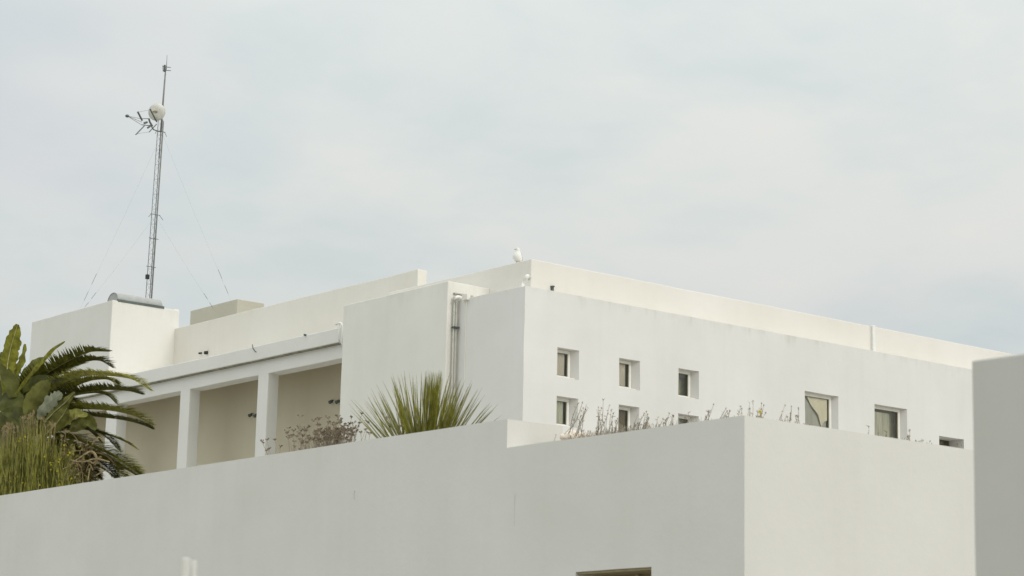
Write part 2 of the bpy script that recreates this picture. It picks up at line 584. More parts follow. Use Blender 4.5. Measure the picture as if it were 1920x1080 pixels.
# windows
for kind, a, b, c, d, dep in WIN:
    yb = YC + dep
    if kind != 'slot':
        b -= 0.095      # the right reveal is splayed
    m = MB()
    # dark room behind the opening (five faces, open to the front)
    e = 0.085
    X0, X1, Z0, Z1, Y1 = a - e, b + e, c - e, d + e, yb + 0.22
    m.quad((X0, Y1, Z0), (X1, Y1, Z0), (X1, Y1, Z1), (X0, Y1, Z1))
    m.quad((X0, yb, Z0), (X0, Y1, Z0), (X0, Y1, Z1), (X0, yb, Z1))
    m.quad((X1, yb, Z0), (X1, Y1, Z0), (X1, Y1, Z1), (X1, yb, Z1))
    m.quad((X0, yb, Z1), (X1, yb, Z1), (X1, Y1, Z1), (X0, Y1, Z1))
    m.quad((X0, yb, Z0), (X1, yb, Z0), (X1, Y1, Z0), (X0, Y1, Z0))
    win = m.build('window', 'room', main)
    fw = 0.085 if dep < 0.24 else 0.075
    f0, f1 = yb - 0.045, yb + 0.012
    fm = MB()
    fm.box(a + 0.004, b - 0.004, f0, f1, d - fw, d - 0.003)
    fm.box(a + 0.004, b - 0.004, f0, f1, c + 0.003, c + fw)
    fm.box(a + 0.004, a + fw, f0, f1, c + fw + 0.001, d - fw - 0.001)
    fm.box(b - fw, b - 0.004, f0, f1, c + fw + 0.001, d - fw - 0.001)
    if kind != 'slot':
        fm.build('frame', 'frame', win, bevel=0.006)
        sm = MB()
        q0, q1, k = yb - 0.022, yb + 0.008, 0.010
        A, B, Cc, D = a + fw + 0.001, b - fw - 0.001, c + fw + 0.001, d - fw - 0.001
        sm.box(A, B, q0, q1, D - k, D)
        sm.box(A, B, q0, q1, Cc, Cc + k)
        sm.box(A, A + k, q0, q1, Cc + k, D - k)
        sm.box(B - k, B, q0, q1, Cc + k, D - k)
        sm.build('sash', 'sash', win)
        si = MB()
        si.box(a + 0.003, b - 0.003, YC + 0.03, f0 - 0.002, c + 0.002, c + 0.02)
        si.build('sill', 'frame', win)
    pm = MB()
    pm.quad((a + 0.01, yb, c + 0.01), (b - 0.01, yb, c + 0.01), (b - 0.01, yb, d - 0.01), (a + 0.01, yb, d - 0.01))
    pm.build('pane', 'glass', win)

    def curtain(u0, u1, v0, v1, mat, y=0.03, name='curtain', waves=4.0, dpt=0.012):
        cm = MB()
        n = 24
        for i in range(n):
            s0, s1 = i / n, (i + 1) / n
            ya = yb + y + dpt * math.sin(s0 * waves * 2 * math.pi)
            yc = yb + y + dpt * math.sin(s1 * waves * 2 * math.pi)
            xa, xb = a + (b - a) * (u0 + (u1 - u0) * s0), a + (b - a) * (u0 + (u1 - u0) * s1)
            za = v0(s0) if callable(v0) else c + (d - c) * v0
            zb = v0(s1) if callable(v0) else c + (d - c) * v0
            zt = c + (d - c) * v1
            cm.quad((xa, ya, za), (xb, yc, zb), (xb, yc, zt), (xa, ya, zt))
        cm.build(name, mat, win)
    if kind == 'beige':
        curtain(-0.05, 0.78, 0.0, 1.0, 'curtain_beige')
    elif kind == 'beige2':
        curtain(-0.05, 0.76, 0.0, 1.0, 'curtain_beige')
    elif kind == 'green':
        curtain(-0.05, 0.76, 0.0, 1.0, 'curtain_green')
    elif kind == 'brown':
        curtain(-0.05, 1.05, -0.02, 1.0, 'brown_panel', 0.05, 'shutter', 9, 0.004)
    elif kind == 'dark':
        curtain(-0.05, 1.05, 0.80, 1.02, 'curtain_grey', 0.15, 'curtain')
    elif kind == 'reflection_sheet':
        curtain(-0.02, 0.93, -0.02, 1.0, 'curtain_grey', 0.07, 'curtain', 2.0, 0.01)
        # cream sheet stands in for a pane reflection: its lower edge runs down in a ragged diagonal
        prof = [(0.0, 10.62), (0.27, 10.55), (0.40, 10.36), (0.55, 10.20), (0.64, 10.12), (0.68, 9.95), (0.73, 9.82), (0.80, 9.96), (0.92, 10.02)]

        def low(s_):
            u_ = 0.05 + 0.86 * s_
            for (p0, v0_), (p1, v1_) in zip(prof, prof[1:]):
                if u_ <= p1 + 1e-9:
                    return v0_ + (v1_ - v0_) * (u_ - p0) / (p1 - p0)
        curtain(0.05, 0.91, low, 1.0, 'reflection_cream', 0.015, 'reflection_sheet', 3.0, 0.008)
    elif kind == 'blind':
        curtain(-0.05, 0.71, 0.0, 0.88, 'blind', 0.04, 'blind', 7.0, 0.012)

# pipes and small fittings of the main building
p = MB()
for px, rr in ((852.0, 0.030), (856.0, 0.040)):
    q = on(px, 562, 1, 41.88)
    p.tube([(q.x, 41.88, 6.0), (q.x, 41.88, 12.06)], rr * 0.8, 10)
p.build('downpipe', 'grey_pipe', main, smooth=True)
p = MB()
q0, q1 = on(852, 557, 1, 41.85), on(871, 561, 1, 41.85)
p.tube([(q0.x, 41.86, 12.02), (q0.x + 0.02, 41.86, 12.11), (q0.x + 0.10, 41.85, 12.14), (q0.x + 0.32, 41.84, 12.13)], 0.045, 10)
p.build('pipe_bend', 'white_pvc', main, smooth=True)
p = MB()
p.box(32.19, 32.345, 41.80, 41.94, 11.36, 11.395)
p.build('pipe_clamp', 'dark_steel', main)
p = MB()
p.box(32.235, 32.82, 41.88, 41.975, 12.225, 12.25)
p.build('flashing', 'grey_pipe', main)
p = MB()
q = on(873, 556, 0, 32.33)
p.tube([(32.362, q.y, 6.0), (32.362, q.y, 12.05)], 0.014, 10)
p.box(32.29, 32.40, q.y - 0.10, q.y + 0.10, 12.03, 12.16)
p.build('conduit', 'white_side', main, smooth=False)
# rainwater pipe bending down over the loggia roof
p = MB()
p.tube([(32.72, 47.66, 12.27), (32.70, 47.46, 12.28), (32.69, 47.36, 12.25), (32.69, 47.33, 12.15), (32.69, 47.34, 11.75), (32.73, 47.30, 11.60)], 0.028, 8)
p.tube([(32.69, 47.47, 12.26), (32.69, 47.49, 11.86), (32.70, 47.42, 11.74)], 0.018, 8)
p.build('rainwater_pipe', 'white_pvc', main, smooth=True)
# step shadow strip on the penthouse wall
p = MB()
p.box(45.645, 45.685, 40.335, 40.37, 12.0, 13.045)
p.build('step_shadow_strip', 'front', main)  # grey strip painted as the shadow line of a wall step
p = MB()
p.box(45.69, 45.80, 40.27, 40.37, 12.0, 13.05)
p.build('penthouse_downpipe', 'white_pvc', main, bevel=0.02)
# drain holes in the upper parapet, with a spout
for (px, py), r_ in (((378, 662), 0.03), ((389, 661), 0.055)):
    q = on(px, py, 0, 35.08)
    p = MB()
    p.tube([(34.98, q.y, q.z - 0.02), (35.1, q.y, q.z)], r_, 10)
    p.build('drain_spout', 'black', main, smooth=True)
p = MB()
q = on(476, 652, 0, 32.74)
p.tube([(32.738, q.y + 0.08, q.z + 0.10), (32.735, q.y + 0.05, q.z + 0.0), (32.735, q.y - 0.03, q.z - 0.08), (32.74, q.y - 0.13, q.z - 0.14)], 0.012, 6)
p.build('fascia_crack', 'dark_steel', main)  # thin dark tube laid on the fascia as its curved crack
p = MB()
q = on(572, 628, 0, 32.73)
p.tube([(32.70, q.y, q.z), (32.77, q.y, q.z)], 0.03, 8)
p.build('drain_spout', 'dark_steel', main)
# vent on the penthouse wall
v = thing('wall_vent', 'small dark vent standing at the foot of the penthouse wall', 'vent', on(1036, 540, 1, 40.30))
q = on(1036.5, 540, 1, 40.30)
p = MB()
p.box(q.x - 0.025, q.x + 0.025, 40.28, 40.36, q.z - 0.12, q.z + 0.02)
p.build('body', 'dark_steel', v, bevel=0.01)
p = MB()
p.box(q.x - 0.042, q.x + 0.036, 40.26, 40.36, q.z + 0.02, q.z + 0.055)
p.build('hood', 'dark_steel', v, bevel=0.01)

# flood light on the corner
fl = thing('flood_light', 'small white floodlight on a bracket at the roof corner below the gull', 'light', (32.55, 39.62, ZC))
p = MB()
p.box(32.46, 32.55, 39.58, 39.68, ZC - 0.02, ZC + 0.12)
p.tube([(32.5, 39.62, ZC + 0.08), (32.51, 39.58, ZC + 0.22)], 0.022, 8)
p.build('bracket', 'white_pvc', fl)
p = MB()
p.ellipsoid((32.55, 39.50, ZC + 0.25), (0.065, 0.06, 0.085), Matrix.Rotation(0.5, 3, 'Y'))
p.build('lamp_head', 'white_pvc', fl, smooth=True)
p = MB()
p.ellipsoid((32.595, 39.46, ZC + 0.23), (0.032, 0.05, 0.06), Matrix.Rotation(0.5, 3, 'Y'))
p.build('lens', 'grey_pipe', fl, smooth=True)

# twin spot lights on the loggia back wall
for (pa, pb), lab in ((((620, 753), (632, 753)), 'pair of small black spotlights on the loggia wall nearest the tall blank block'),
                      (((469, 778), (479, 779)), 'pair of small black spotlights on the loggia wall half hidden by the middle pillar')):
    qa, qb = on(*pa, 0, 34.33), on(*pb, 0, 34.33)
    s_ = thing('wall_spotlight', lab, 'light', (34.42, (qa.y + qb.y) / 2, qa.z), 'twin spotlights in the loggia')
    p = MB()
    p.box(34.39, 34.43, min(qa.y, qb.y), max(qa.y, qb.y), qa.z - 0.015, qa.z + 0.015)
    p.build('mount', 'white_loggia', s_)
    for q in (qa, qb):
        p = MB()
        p.tube([(34.29, q.y, q.z - 0.03), (34.40, q.y, q.z + 0.03)], [0.052, 0.04], 10)
        p.build('lamp_head', 'dark_steel', s_, smooth=True)

# ---------------------------------------------------------------- rooftop hut, skylight
hut = thing('rooftop_hut', 'plain beige box standing on the roof behind the long parapet', 'roof hut', (39.0, 63.4, 12.0))
wpart('wall', 'beige', hut, 38.5, 39.58, 61.97, 64.98, 12.0, 15.80, amp=0.004)
sk = thing('barrel_skylight', 'grey half barrel skylight cover on top of the tower', 'skylight', (33.8, 60.6, 14.69))
p = MB()
x0, x1, yc, zc, R_ = 33.02, 34.62, 60.50, 14.735, 0.34
n = 14
prof = [(yc - R_ * math.cos(math.pi * k / n), zc + 0.80 * R_ * math.sin(math.pi * k / n)) for k in range(n + 1)]
for (ya, za), (yb_, zb) in zip(prof, prof[1:]):
    segs = 16
    for i in range(segs):
        xa, xb = x0 + (x1 - x0) * i / segs, x0 + (x1 - x0) * (i + 1) / segs
        p.quad((xa, ya, za), (xb, ya, za), (xb, yb_, zb), (xa, yb_, zb))
p.build('sheet', 'skylight', sk, smooth=True)
p = MB()
p.v += [(x0 + 0.02, a_, b_) for a_, b_ in prof]
p.f.append(tuple(range(n + 1)))
p.build('end_cap', 'skylight', sk)
p = MB()
k0 = len(p.v)
p.v += [(x1 - 0.02, a_, b_) for a_, b_ in prof]
p.f.append(tuple(range(k0, k0 + n + 1)))
p.build('end_cap', 'grey_pipe', sk)
p = MB()
p.box(x0 - 0.03, x1 + 0.03, yc - R_ - 0.06, yc - R_ + 0.01, 14.66, 14.742)
p.build('curb', 'dark_steel', sk)

# ---------------------------------------------------------------- antenna mast
YM = 61.3
mp_ = lambda px, py, dy=0.0: on(px, py, 1, YM + dy)
mast = thing('antenna_mast', 'tall slim lattice antenna mast guyed above the tower roof', 'mast', (mp_(278, 575).x, YM, 14.69))
B0 = mp_(280, 562)
T0 = mp_(303.0, 226)
base = B0 + (B0 - T0) * ((B0.z - 14.66) / (T0.z - B0.z))
axis = T0 - base


def leg_off(k):
    a_ = math.radians(25 + 120 * k)
    return Vector((math.cos(a_), math.sin(a_), 0)) * 0.12


for k in range(3):
    p = MB()
    p.tube([base + leg_off(k), T0 + leg_off(k) * 0.9], 0.0115 if k else 0.020, 8)
    p.build('mast_leg', 'steel', mast, smooth=True)
p = MB()
nb = 26
for i in range(nb):
    for k in range(3):
        a_ = base + axis * (i / nb) + leg_off(k)
        b_ = base + axis * ((i + 1) / nb) + leg_off((k + 1) % 3)
        c_ = base + axis * (i / nb) + leg_off((k + 1) % 3)
        p.tube([a_, b_], 0.0032, 4, False)
        if i % 2 == 0:
            p.tube([a_, c_], 0.0032, 4, False)
p.build('lattice_bracing', 'steel', mast)
p = MB()
tp = mp_(310.0, 137)
p.tube([T0 - axis * 0.2, T0], 0.020, 8)
p.tube([T0 - axis * 0.06, T0 + (tp - T0) * 0.5, tp], [0.030, 0.030, 0.024], 8)
p.build('pole', 'steel', mast, smooth=True)
p = MB()
ct = mp_(312, 129)
p.tube([tp, ct, mp_(313.3, 103)], [0.012, 0.014, 0.006], 6)
p.build('whip', 'steel', mast)
p = MB()
p.tube([base + Vector((0.01, 0, 0)), base + axis * 0.5 + Vector((0.012, 0.01, 0)), T0], 0.0125, 8)
p.build('feed_cable', 'dark_steel', mast, smooth=True)
p = MB()
for (xa, ya), (xb, yb_) in (((305, 125), (320, 126.5)), ((305.5, 132), (320.5, 132.5))):
    p.tube([mp_(xa, ya, 0.15), mp_(xb, yb_, -0.15)], 0.011, 6)
p.tube([mp_(309, 122), mp_(309, 135)], 0.035, 8)
p.tube([mp_(305.5, 123), mp_(306, 134)], 0.012, 6)
p.build('crossarm', 'dark_steel', mast)
# small box low on the mast and brackets
p = MB()
q = mp_(276.5, 519, -0.12)
p.box(q.x - 0.055, q.x + 0.055, q.y - 0.05, q.y + 0.05, q.z - 0.075, q.z + 0.075)
p.build('junction_box', 'black', mast, bevel=0.01)
for px, py in ((291, 402), (288, 447), (283, 500), (301, 246)):
    q = mp_(px, py)
    p = MB()
    p.tube([q + Vector((-0.16, 0.02, 0)), q + Vector((0.17, -0.02, -0.01))], 0.010, 6)
    if py in (402, 246):
        e_ = 0.30 if py == 402 else 0.24
        p.tube([q + Vector((0.15, 0, 0)), q + Vector((e_, 0.0, -0.14))], 0.008, 6)
        p.tube([q + Vector((-0.14, 0, 0)), q + Vector((-e_ * 0.8, 0.0, -0.12))], 0.008, 6)
    p.build('stay_bracket', 'dark_steel', mast)

# guy wires
for (pa, pb), lab in ((((304, 250), (150, 580)), 'thin upper guy wire running down left from the mast to the tower edge'),
                      (((291, 405), (152, 585)), 'thin lower guy wire running down left from the mast'),
                      (((304, 250), (434, 566)), 'thin upper guy wire running down right from the mast to the beige hut'),
                      (((292, 405), (404, 585)), 'thin lower guy wire running down right from the mast')):
    A_ = mp_(*pa)
    B_ = on(*pb, 1, 63.0)
    p = MB()
    mid = (A_ + B_) / 2 - Vector((0, 0, 0.05))
    p.tube([A_, mid, B_], 0.0013, 5)
    p.tube([A_ + (B_ - A_) * 0.80, A_ + (B_ - A_) * 0.86], 0.006, 6)
    p.tube([A_ + (B_ - A_) * 0.90, A_ + (B_ - A_) * 0.95], 0.007, 6)
    o = p.build('guy_wire', 'steel')
    tag(o, lab, 'wire', 'guy wires of the mast')

# dish antenna on the mast head
dq = mp_(293.5, 210, -0.25)
dish = thing('dish_antenna', 'round off-white dish antenna clamped near the top of the mast', 'antenna', dq)
view = (dq - CP).normalized()
axd = (-view + Vector((-0.35, 0.2, 0.15))).normalized()       # the way the dish's back faces
ua = axd.cross(Vector((0, 0, 1))).normalized()
ub = ua.cross(axd)
p = MB()
rings = []
for r_, h_ in ((0.0, 0.10), (0.10, 0.095), (0.18, 0.07), (0.235, 0.035), (0.262, 0.0), (0.262, -0.05), (0.24, -0.055), (0.12, -0.01), (0.0, 0.0)):
    rings.append([p.vert(dq + axd * h_ + (ua * math.cos(2 * math.pi * k / 28) + ub * math.sin(2 * math.pi * k / 28)) * max(r_ * 1.10, 0.002)) for k in range(28)])
for a_, b_ in zip(rings, rings[1:]):
    for k in range(28):
        p.f.append((a_[k], a_[(k + 1) % 28], b_[(k + 1) % 28], b_[k]))
p.build('reflector', 'pale_dish', dish, smooth=True)
p = MB()
hub = dq + axd * 0.12
pole_pt = mp_(305.5, 209, -0.05)
p.tube([hub - ua * 0.05 - ub * 0.04, hub + ub * 0.02, hub * 0.5 + pole_pt * 0.5 + axd * 0.06, pole_pt], 0.022, 8)
p.tube([pole_pt - Vector((0, 0, 0.09)), pole_pt + Vector((0, 0, 0.09))], 0.045, 8)
p.tube([hub - ua * 0.08, hub + ua * 0.08], 0.02, 6)
p.build('bracket', 'wood_lining', dish, smooth=True)

# directional antenna beside it
aq = mp_(277, 232, -0.3)
yagi = thing('directional_antenna', 'dark directional television antenna with reflector bars pointing left off the mast', 'antenna', aq)


def mq(px, py, dy=-0.3):
    return mp_(px, py, dy)


p = MB()
p.tube([mq(303, 247, 0), mq(296, 246, -0.1), mq(288, 243), mq(284.5, 238), mq(283, 232)], 0.020, 8)
p.build('support_arm', 'dark_steel', yagi, smooth=True)
p = MB()
p.tube([mq(286, 237), mq(281, 229), mq(279, 222)], 0.03, 8)
p.tube([mq(284, 232), mq(281, 237), mq(276.5, 240)], 0.03, 8)
p.tube([mq(270, 231), mq(276, 229)], 0.035, 8)
p.tube([mq(265, 222.5), mq(279, 222.5)], 0.012, 6)
p.tube([mq(266, 234), mq(284, 236)], 0.014, 6)
p.build('dipole', 'dark_steel', yagi)
p = MB()
for k, (dx, dy) in enumerate(((0, 0), (0.0, 0.025), (0.0, 0.05))):
    p.tube([mq(258.8, 209, -0.55) + Vector((0, dy, 0)), mq(267.5, 226, -0.55) + Vector((0, dy, 0))], 0.016, 6)
    p.tube([mq(255.5, 252, -0.55) + Vector((0, dy, 0)), mq(271, 236, -0.55) + Vector((0, dy, 0))], 0.014, 6)
for dy in (0.0, 0.025):
    p.tube([mq(281.5, 204, -0.5) + Vector((0, dy, 0)), mq(294.5, 228.5, -0.5) + Vector((0, dy, 0))], 0.018, 6)
    p.tube([mq(280, 247.5) + Vector((0, dy, 0)), mq(294, 232.5) + Vector((0, dy, 0))], 0.013, 6)
for a_, b_ in (((259, 210), (282, 206)), ((256, 251), (281, 247))):
    p.tube([mq(*a_, -0.5), mq(*b_, -0.5)], 0.004, 4)
p.build('reflector_bars', 'dark_steel', yagi)
p = MB()
tip = mq(238.5, 217.5)
for a_ in ((266, 223), (266, 229), (267, 235)):
    p.tube([tip, mq(*a_)], 0.0085, 5)
p.build('boom', 'steel', yagi)
p = MB()
p.ellipsoid(tip, (0.065, 0.065, 0.05))
p.build('end_cap', 'dark_steel', yagi, smooth=True)

# ---------------------------------------------------------------- gull on the penthouse roof
GX, GY, GZ = 33.50, 41.05, 13.035
gull = thing('seagull', 'white seagull standing upright at the corner of the penthouse roof', 'bird', (GX, GY, GZ))
S = on(970.5, 491, 0, GX)
GY = S.y
cr = Vector((RM[0][0], RM[1][0], 0)).normalized()           # to the right as seen from the street
cb = Vector((-RM[0][2], -RM[1][2], 0)).normalized()          # towards the street


def gp(r_, u_, t_=0.0):
    return Vector((GX, GY, GZ)) + cr * r_ * 1.10 + cb * t_ + Vector((0, 0, u_ * 0.92))


def lathe_rings(spine, n=16):
    mb = MB()
    rows = []
    for (c, rw, rt, ax) in spine:
        ax = ax.normalized()
        a_ = ax.cross(cb).normalized()
        b_ = a_.cross(ax)
        rows.append([mb.vert(c + a_ * rw * math.cos(2 * math.pi * k / n) + b_ * rt * math.sin(2 * math.pi * k / n)) for k in range(n)])
    for r0, r1 in zip(rows, rows[1:]):
        for k in range(n):
            mb.f.append((r0[k], r0[(k + 1) % n], r1[(k + 1) % n], r1[k]))
    mb.f.append(tuple(rows[0]))
    mb.f.append(tuple(rows[-1]))
    return mb


UP = Vector((0, 0, 1))
sp = [(gp(0.05, 0.045, -0.06), 0.020, 0.02, UP), (gp(0.02, 0.055, -0.03), 0.066, 0.07, UP), (gp(0.008, 0.09, 0.0), 0.100, 0.10, UP),
      (gp(-0.004, 0.145, 0.01), 0.116, 0.12, UP), (gp(-0.010, 0.20, 0.02), 0.114, 0.118, UP), (gp(-0.008, 0.25, 0.025), 0.098, 0.10, UP),
      (gp(-0.003, 0.29, 0.03), 0.076, 0.08, UP), (gp(0.000, 0.32, 0.035), 0.059, 0.062, UP), (gp(0.002, 0.347, 0.04), 0.053, 0.057, UP),
      (gp(0.001, 0.373, 0.045), 0.052, 0.058, UP), (gp(-0.002, 0.397, 0.048), 0.045, 0.050, UP), (gp(-0.003, 0.415, 0.048), 0.028, 0.032, UP), (gp(-0.003, 0.423, 0.048), 0.006, 0.006, UP)]
lathe_rings(sp).build('body', 'feather_white', gull, smooth=True)
p = MB()
p.tube([gp(-0.040, 0.382, 0.06), gp(-0.068, 0.377, 0.07), gp(-0.086, 0.367, 0.075)], [0.014, 0.010, 0.003], 8)
p.build('beak', 'beak', gull, smooth=True)
for s_ in (-1, 1):
    p = MB()
    p.ellipsoid(gp(-0.022 + 0.02 * s_ * 0.2, 0.388, 0.095 if s_ > 0 else 0.01), (0.006, 0.006, 0.006))
    p.build('eye', 'black', gull)
wg = []
for s_, mat in ((1, 'feather_grey'), (-1, 'feather_white')):
    base_ = [(gp(0.075 * s_, 0.275, 0.0), 0.010, 0.035, UP), (gp(0.092 * s_, 0.23, -0.01), 0.018, 0.065, UP), (gp(0.100 * s_, 0.17, -0.02), 0.018, 0.07, UP),
             (gp(0.090 * s_ + 0.015, 0.11, -0.05), 0.014, 0.055, UP), (gp(0.060 * s_ + 0.04, 0.06, -0.10), 0.006, 0.02, UP)]
    lathe_rings(base_, 12).build('wing', mat, gull, smooth=True)
p = MB()
for s_ in (-0.03, 0.035):
    p.tube([gp(s_, 0.08, 0.01), gp(s_ + 0.004, 0.04, 0.0), gp(s_, 0.0, 0.01)], [0.012, 0.007, 0.007], 6)
    for a_ in (-0.5, 0, 0.5):
        p.tube([gp(s_, 0.005, 0.0), gp(s_ + 0.035 * math.sin(a_), 0.004, 0.045 * math.cos(a_))], 0.004, 5)
p.build('leg', 'pink_leg', gull, smooth=True)

# ---------------------------------------------------------------- front terrace building
XB, YB = 18.41, 18.24
front = thing('terrace_building', 'long plain white building in front with a stepped parapet hiding planters', 'building', (XB, YB, 0))
# shaded face has one recessed opening: built from pieces that butt together
OY0, OY1, OZ = 19.83, 21.24, 3.675
fb = MB()


def face_x(mb, x, ys, zs, hole=None, amp=0.006):
    for a_, b_ in zip(ys, ys[1:]):
        for c_, d_ in zip(zs, zs[1:]):
            if hole and hole[0] <= a_ and b_ <= hole[1] and hole[2] <= c_ and d_ <= hole[3]:
                continue
            mb.f.append((mb.kv((x, b_, c_), amp), mb.kv((x, a_, c_), amp), mb.kv((x, a_, d_), amp), mb.kv((x, b_, d_), amp)))


ysl = [YB, 19.0, OY0, 20.5, OY1, 22.0, 22.695] + [22.695 + (46 - 22.695) * k / 30 for k in range(1, 31)]
zsl = [0.0, 1.6, OZ, 4.5, 5.0, 5.39, 5.78]
# face up to z 5.39 for y<22.695 and 5.78 beyond
face_x(fb, XB, ysl[:7], zsl[:6], (OY0, OY1, 1.6, OZ))
face_x(fb, XB, ysl[6:], zsl)
K = lambda *q: fb.kv(q, 0.006)
# tall parapet: lit end, top, back
XT = 19.39
fb.f.append((K(XB, 22.695, 5.39), K(XT, 22.695, 5.39), K(XT, 22.695, 5.78), K(XB, 22.695, 5.78)))
fb.f.append((K(XB, 22.695, 5.39), K(XT, 22.695, 5.39), K(XT, 22.695, 5.0), K(XB + 0.30, 22.695, 5.0), K(XB + 0.30, 22.695, 5.39)))
for a_, b_ in zip(ysl[6:], ysl[7:]):
    fb.f.append((K(XB, a_, 5.78), K(XT, a_, 5.78), K(XT, b_, 5.78), K(XB, b_, 5.78)))
    fb.f.append((K(XT, a_, 5.0), K(XT, b_, 5.0), K(XT, b_, 5.78), K(XT, a_, 5.78)))
# low parapet along the shaded side: top and back
for a_, b_ in zip(ysl[:6], ysl[1:7]):
    fb.f.append((K(XB, a_, 5.39), K(XB + 0.30, a_, 5.39), K(XB + 0.30, b_, 5.39), K(XB, b_, 5.39)))
    fb.f.append((K(XB + 0.30, a_, 5.0), K(XB + 0.30, b_, 5.0), K(XB + 0.30, b_, 5.39), K(XB + 0.30, a_, 5.39)))
# reveals of the opening
for (ya, yb_) in ((OY0, 20.5), (20.5, OY1)):
    pass
RD = 0.45
fb.f.append((K(XB, OY1, 1.6), K(XB + RD, OY1, 1.6), K(XB + RD, OY1, OZ), K(XB, OY1, OZ)))
fb.f.append((K(XB, OY0, 1.6), K(XB, OY0, OZ), K(XB + RD, OY0, OZ), K(XB + RD, OY0, 1.6)))
# lit side
xsl = [XB + (31.5 - XB) * k / 16 for k in range(17)]
for a_, b_ in zip(xsl, xsl[1:]):
    for c_, d_ in zip(zsl[:6], zsl[1:6]):
        fb.f.append((K(a_, YB, c_), K(b_, YB, c_), K(b_, YB, d_), K(a_, YB, d_)))
    fb.f.append((K(a_, YB, 5.39), K(b_, YB, 5.39), K(b_, YB + 0.30, 5.39), K(a_, YB + 0.30, 5.39)))
    fb.f.append((K(a_, YB + 0.30, 5.0), K(b_, YB + 0.30, 5.0), K(b_, YB + 0.30, 5.39), K(a_, YB + 0.30, 5.39)))
fb.build('wall', 'front', front)
p = MB()
p.quad((XB + 0.1, YB + 0.1, 5.0), (31.5, YB + 0.1, 5.0), (31.5, 46, 5.0), (XB + 0.1, 46, 5.0))
p.build('terrace_floor', 'terrace', front)
sh = MB()
sh.box(XB + 0.02, XB + RD + 0.06, OY0 + 0.002, OY1 - 0.002, OZ - 0.03, OZ + 0.03)
win = MB()
win.quad((XB + RD, OY1, 1.6), (XB + RD, OY0, 1.6), (XB + RD, OY0, OZ), (XB + RD, OY1, OZ))
wo_ = win.build('window', 'brown_panel', front)
sh.build('lintel_board', 'wood_lining', wo_)
p = MB()
for yy in (OY0 + 0.04, (OY0 + OY1) / 2, OY1 - 0.04):
    p.box(XB + RD - 0.05, XB + RD - 0.005, yy - 0.035, yy + 0.035, 1.62, OZ - 0.035)
p.build('frame', 'wood_lining', wo_)
# short cracks in the render, as narrow open joints
for (px, py0, py1, r_) in ((665, 920, 936, 0.006), (966, 926, 985, 0.003)):
    a_, b_ = on(px, py0, 0, XB - 0.002), on(px - 1, py1, 0, XB - 0.002)
    p = MB()
    p.tube([a_, (a_ + b_) / 2 + Vector((0, 0.01, 0)), b_], r_, 5)
    p.build('wall_crack', 'grey_pipe', front)

# planter soil behind the tall parapet
p = MB()
ny, nx = 48, 6
for i in range(ny):
    for j in range(nx):
        y0_, y1_ = 22.9 + (44.5 - 22.9) * i / ny, 22.9 + (44.5 - 22.9) * (i + 1) / ny
        x0_, x1_ = 19.40 + 2.2 * j / nx, 19.40 + 2.2 * (j + 1) / nx
        hh = lambda x_, y_: 5.38 + 0.12 * noise.noise(Vector((x_, y_, 0)) * 1.3)
        ids = [p.kv((x_, y_, hh(x_, y_)), 0) for x_, y_ in ((x0_, y0_), (x1_, y0_), (x1_, y1_), (x0_, y1_))]
        p.f.append(tuple(ids))
o = p.build('planter_soil', 'soil', smooth=True)
o['kind'] = 'structure'

# pale stones at the end of the tall parapet
p = MB()
for px, py, r_ in ((1064, 816, 0.12), (1078, 815, 0.15), (1092, 816, 0.14), (1104, 818, 0.13), (1117, 821, 0.09), (1072, 811, 0.08), (1098, 812, 0.08)):
    q = on(px, py + 4, 1, 22.3)
    i0 = len(p.v)
    p.ellipsoid(q, (r_, r_ * 0.8, r_ * 0.55), None, 14, 9)
    for i in range(i0, len(p.v)):
        vv = Vector(p.v[i])
        p.v[i] = tuple(vv + noise.noise_vector(vv * 9) * 0.05)
tag(p.build('rubble_heap', 'rock', smooth=True), 'low heap of pale pinkish stones at the end of the taller front parapet', 'stones')

# ---------------------------------------------------------------- near wall at the right edge
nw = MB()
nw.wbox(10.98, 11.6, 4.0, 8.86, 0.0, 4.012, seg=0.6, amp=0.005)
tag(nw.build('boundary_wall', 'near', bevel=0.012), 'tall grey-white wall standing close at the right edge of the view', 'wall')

# white pipe stub low in front
q = on(347.5, 1046, 1, 10.47)
st = thing('vent_pipe', 'blurred white vent pipe standing in front of the long wall', 'pipe', (q.x, 10.47, 0))
p = MB()
p.tube([(q.x, 10.47, 0), (q.x, 10.47, q.z - 0.01), (q.x, 10.47, q.z)], [0.027, 0.027, 0.020], 14)
p.build('pipe', 'near', st, smooth=True)
q2 = on(362, 1050, 1, 10.5)
p = MB()
p.tube([(q2.x, 10.5, 0), (q2.x, 10.5, q2.z)], 0.022, 12)
p.build('side_pipe', 'near', st, smooth=True)

# ================================================================= plants
def bez(pts, n):
    """Catmull-Rom through pts, n samples per span."""
    P_ = [Vector(q) for q in pts]
    P_ = [P_[0] * 2 - P_[1]] + P_ + [P_[-1] * 2 - P_[-2]]
    out = []
    for i in range(1, len(P_) - 2):
        for k in range(n):
            t_ = k / n
            a_, b_, c_, d_ = P_[i - 1], P_[i], P_[i + 1], P_[i + 2]
            out.append(0.5 * ((2 * b_) + (c_ - a_) * t_ + (2 * a_ - 5 * b_ + 4 * c_ - d_) * t_ ** 2 + (3 * b_ - a_ - 3 * c_ + d_) * t_ ** 3))
    out.append(P_[-2])
    return out


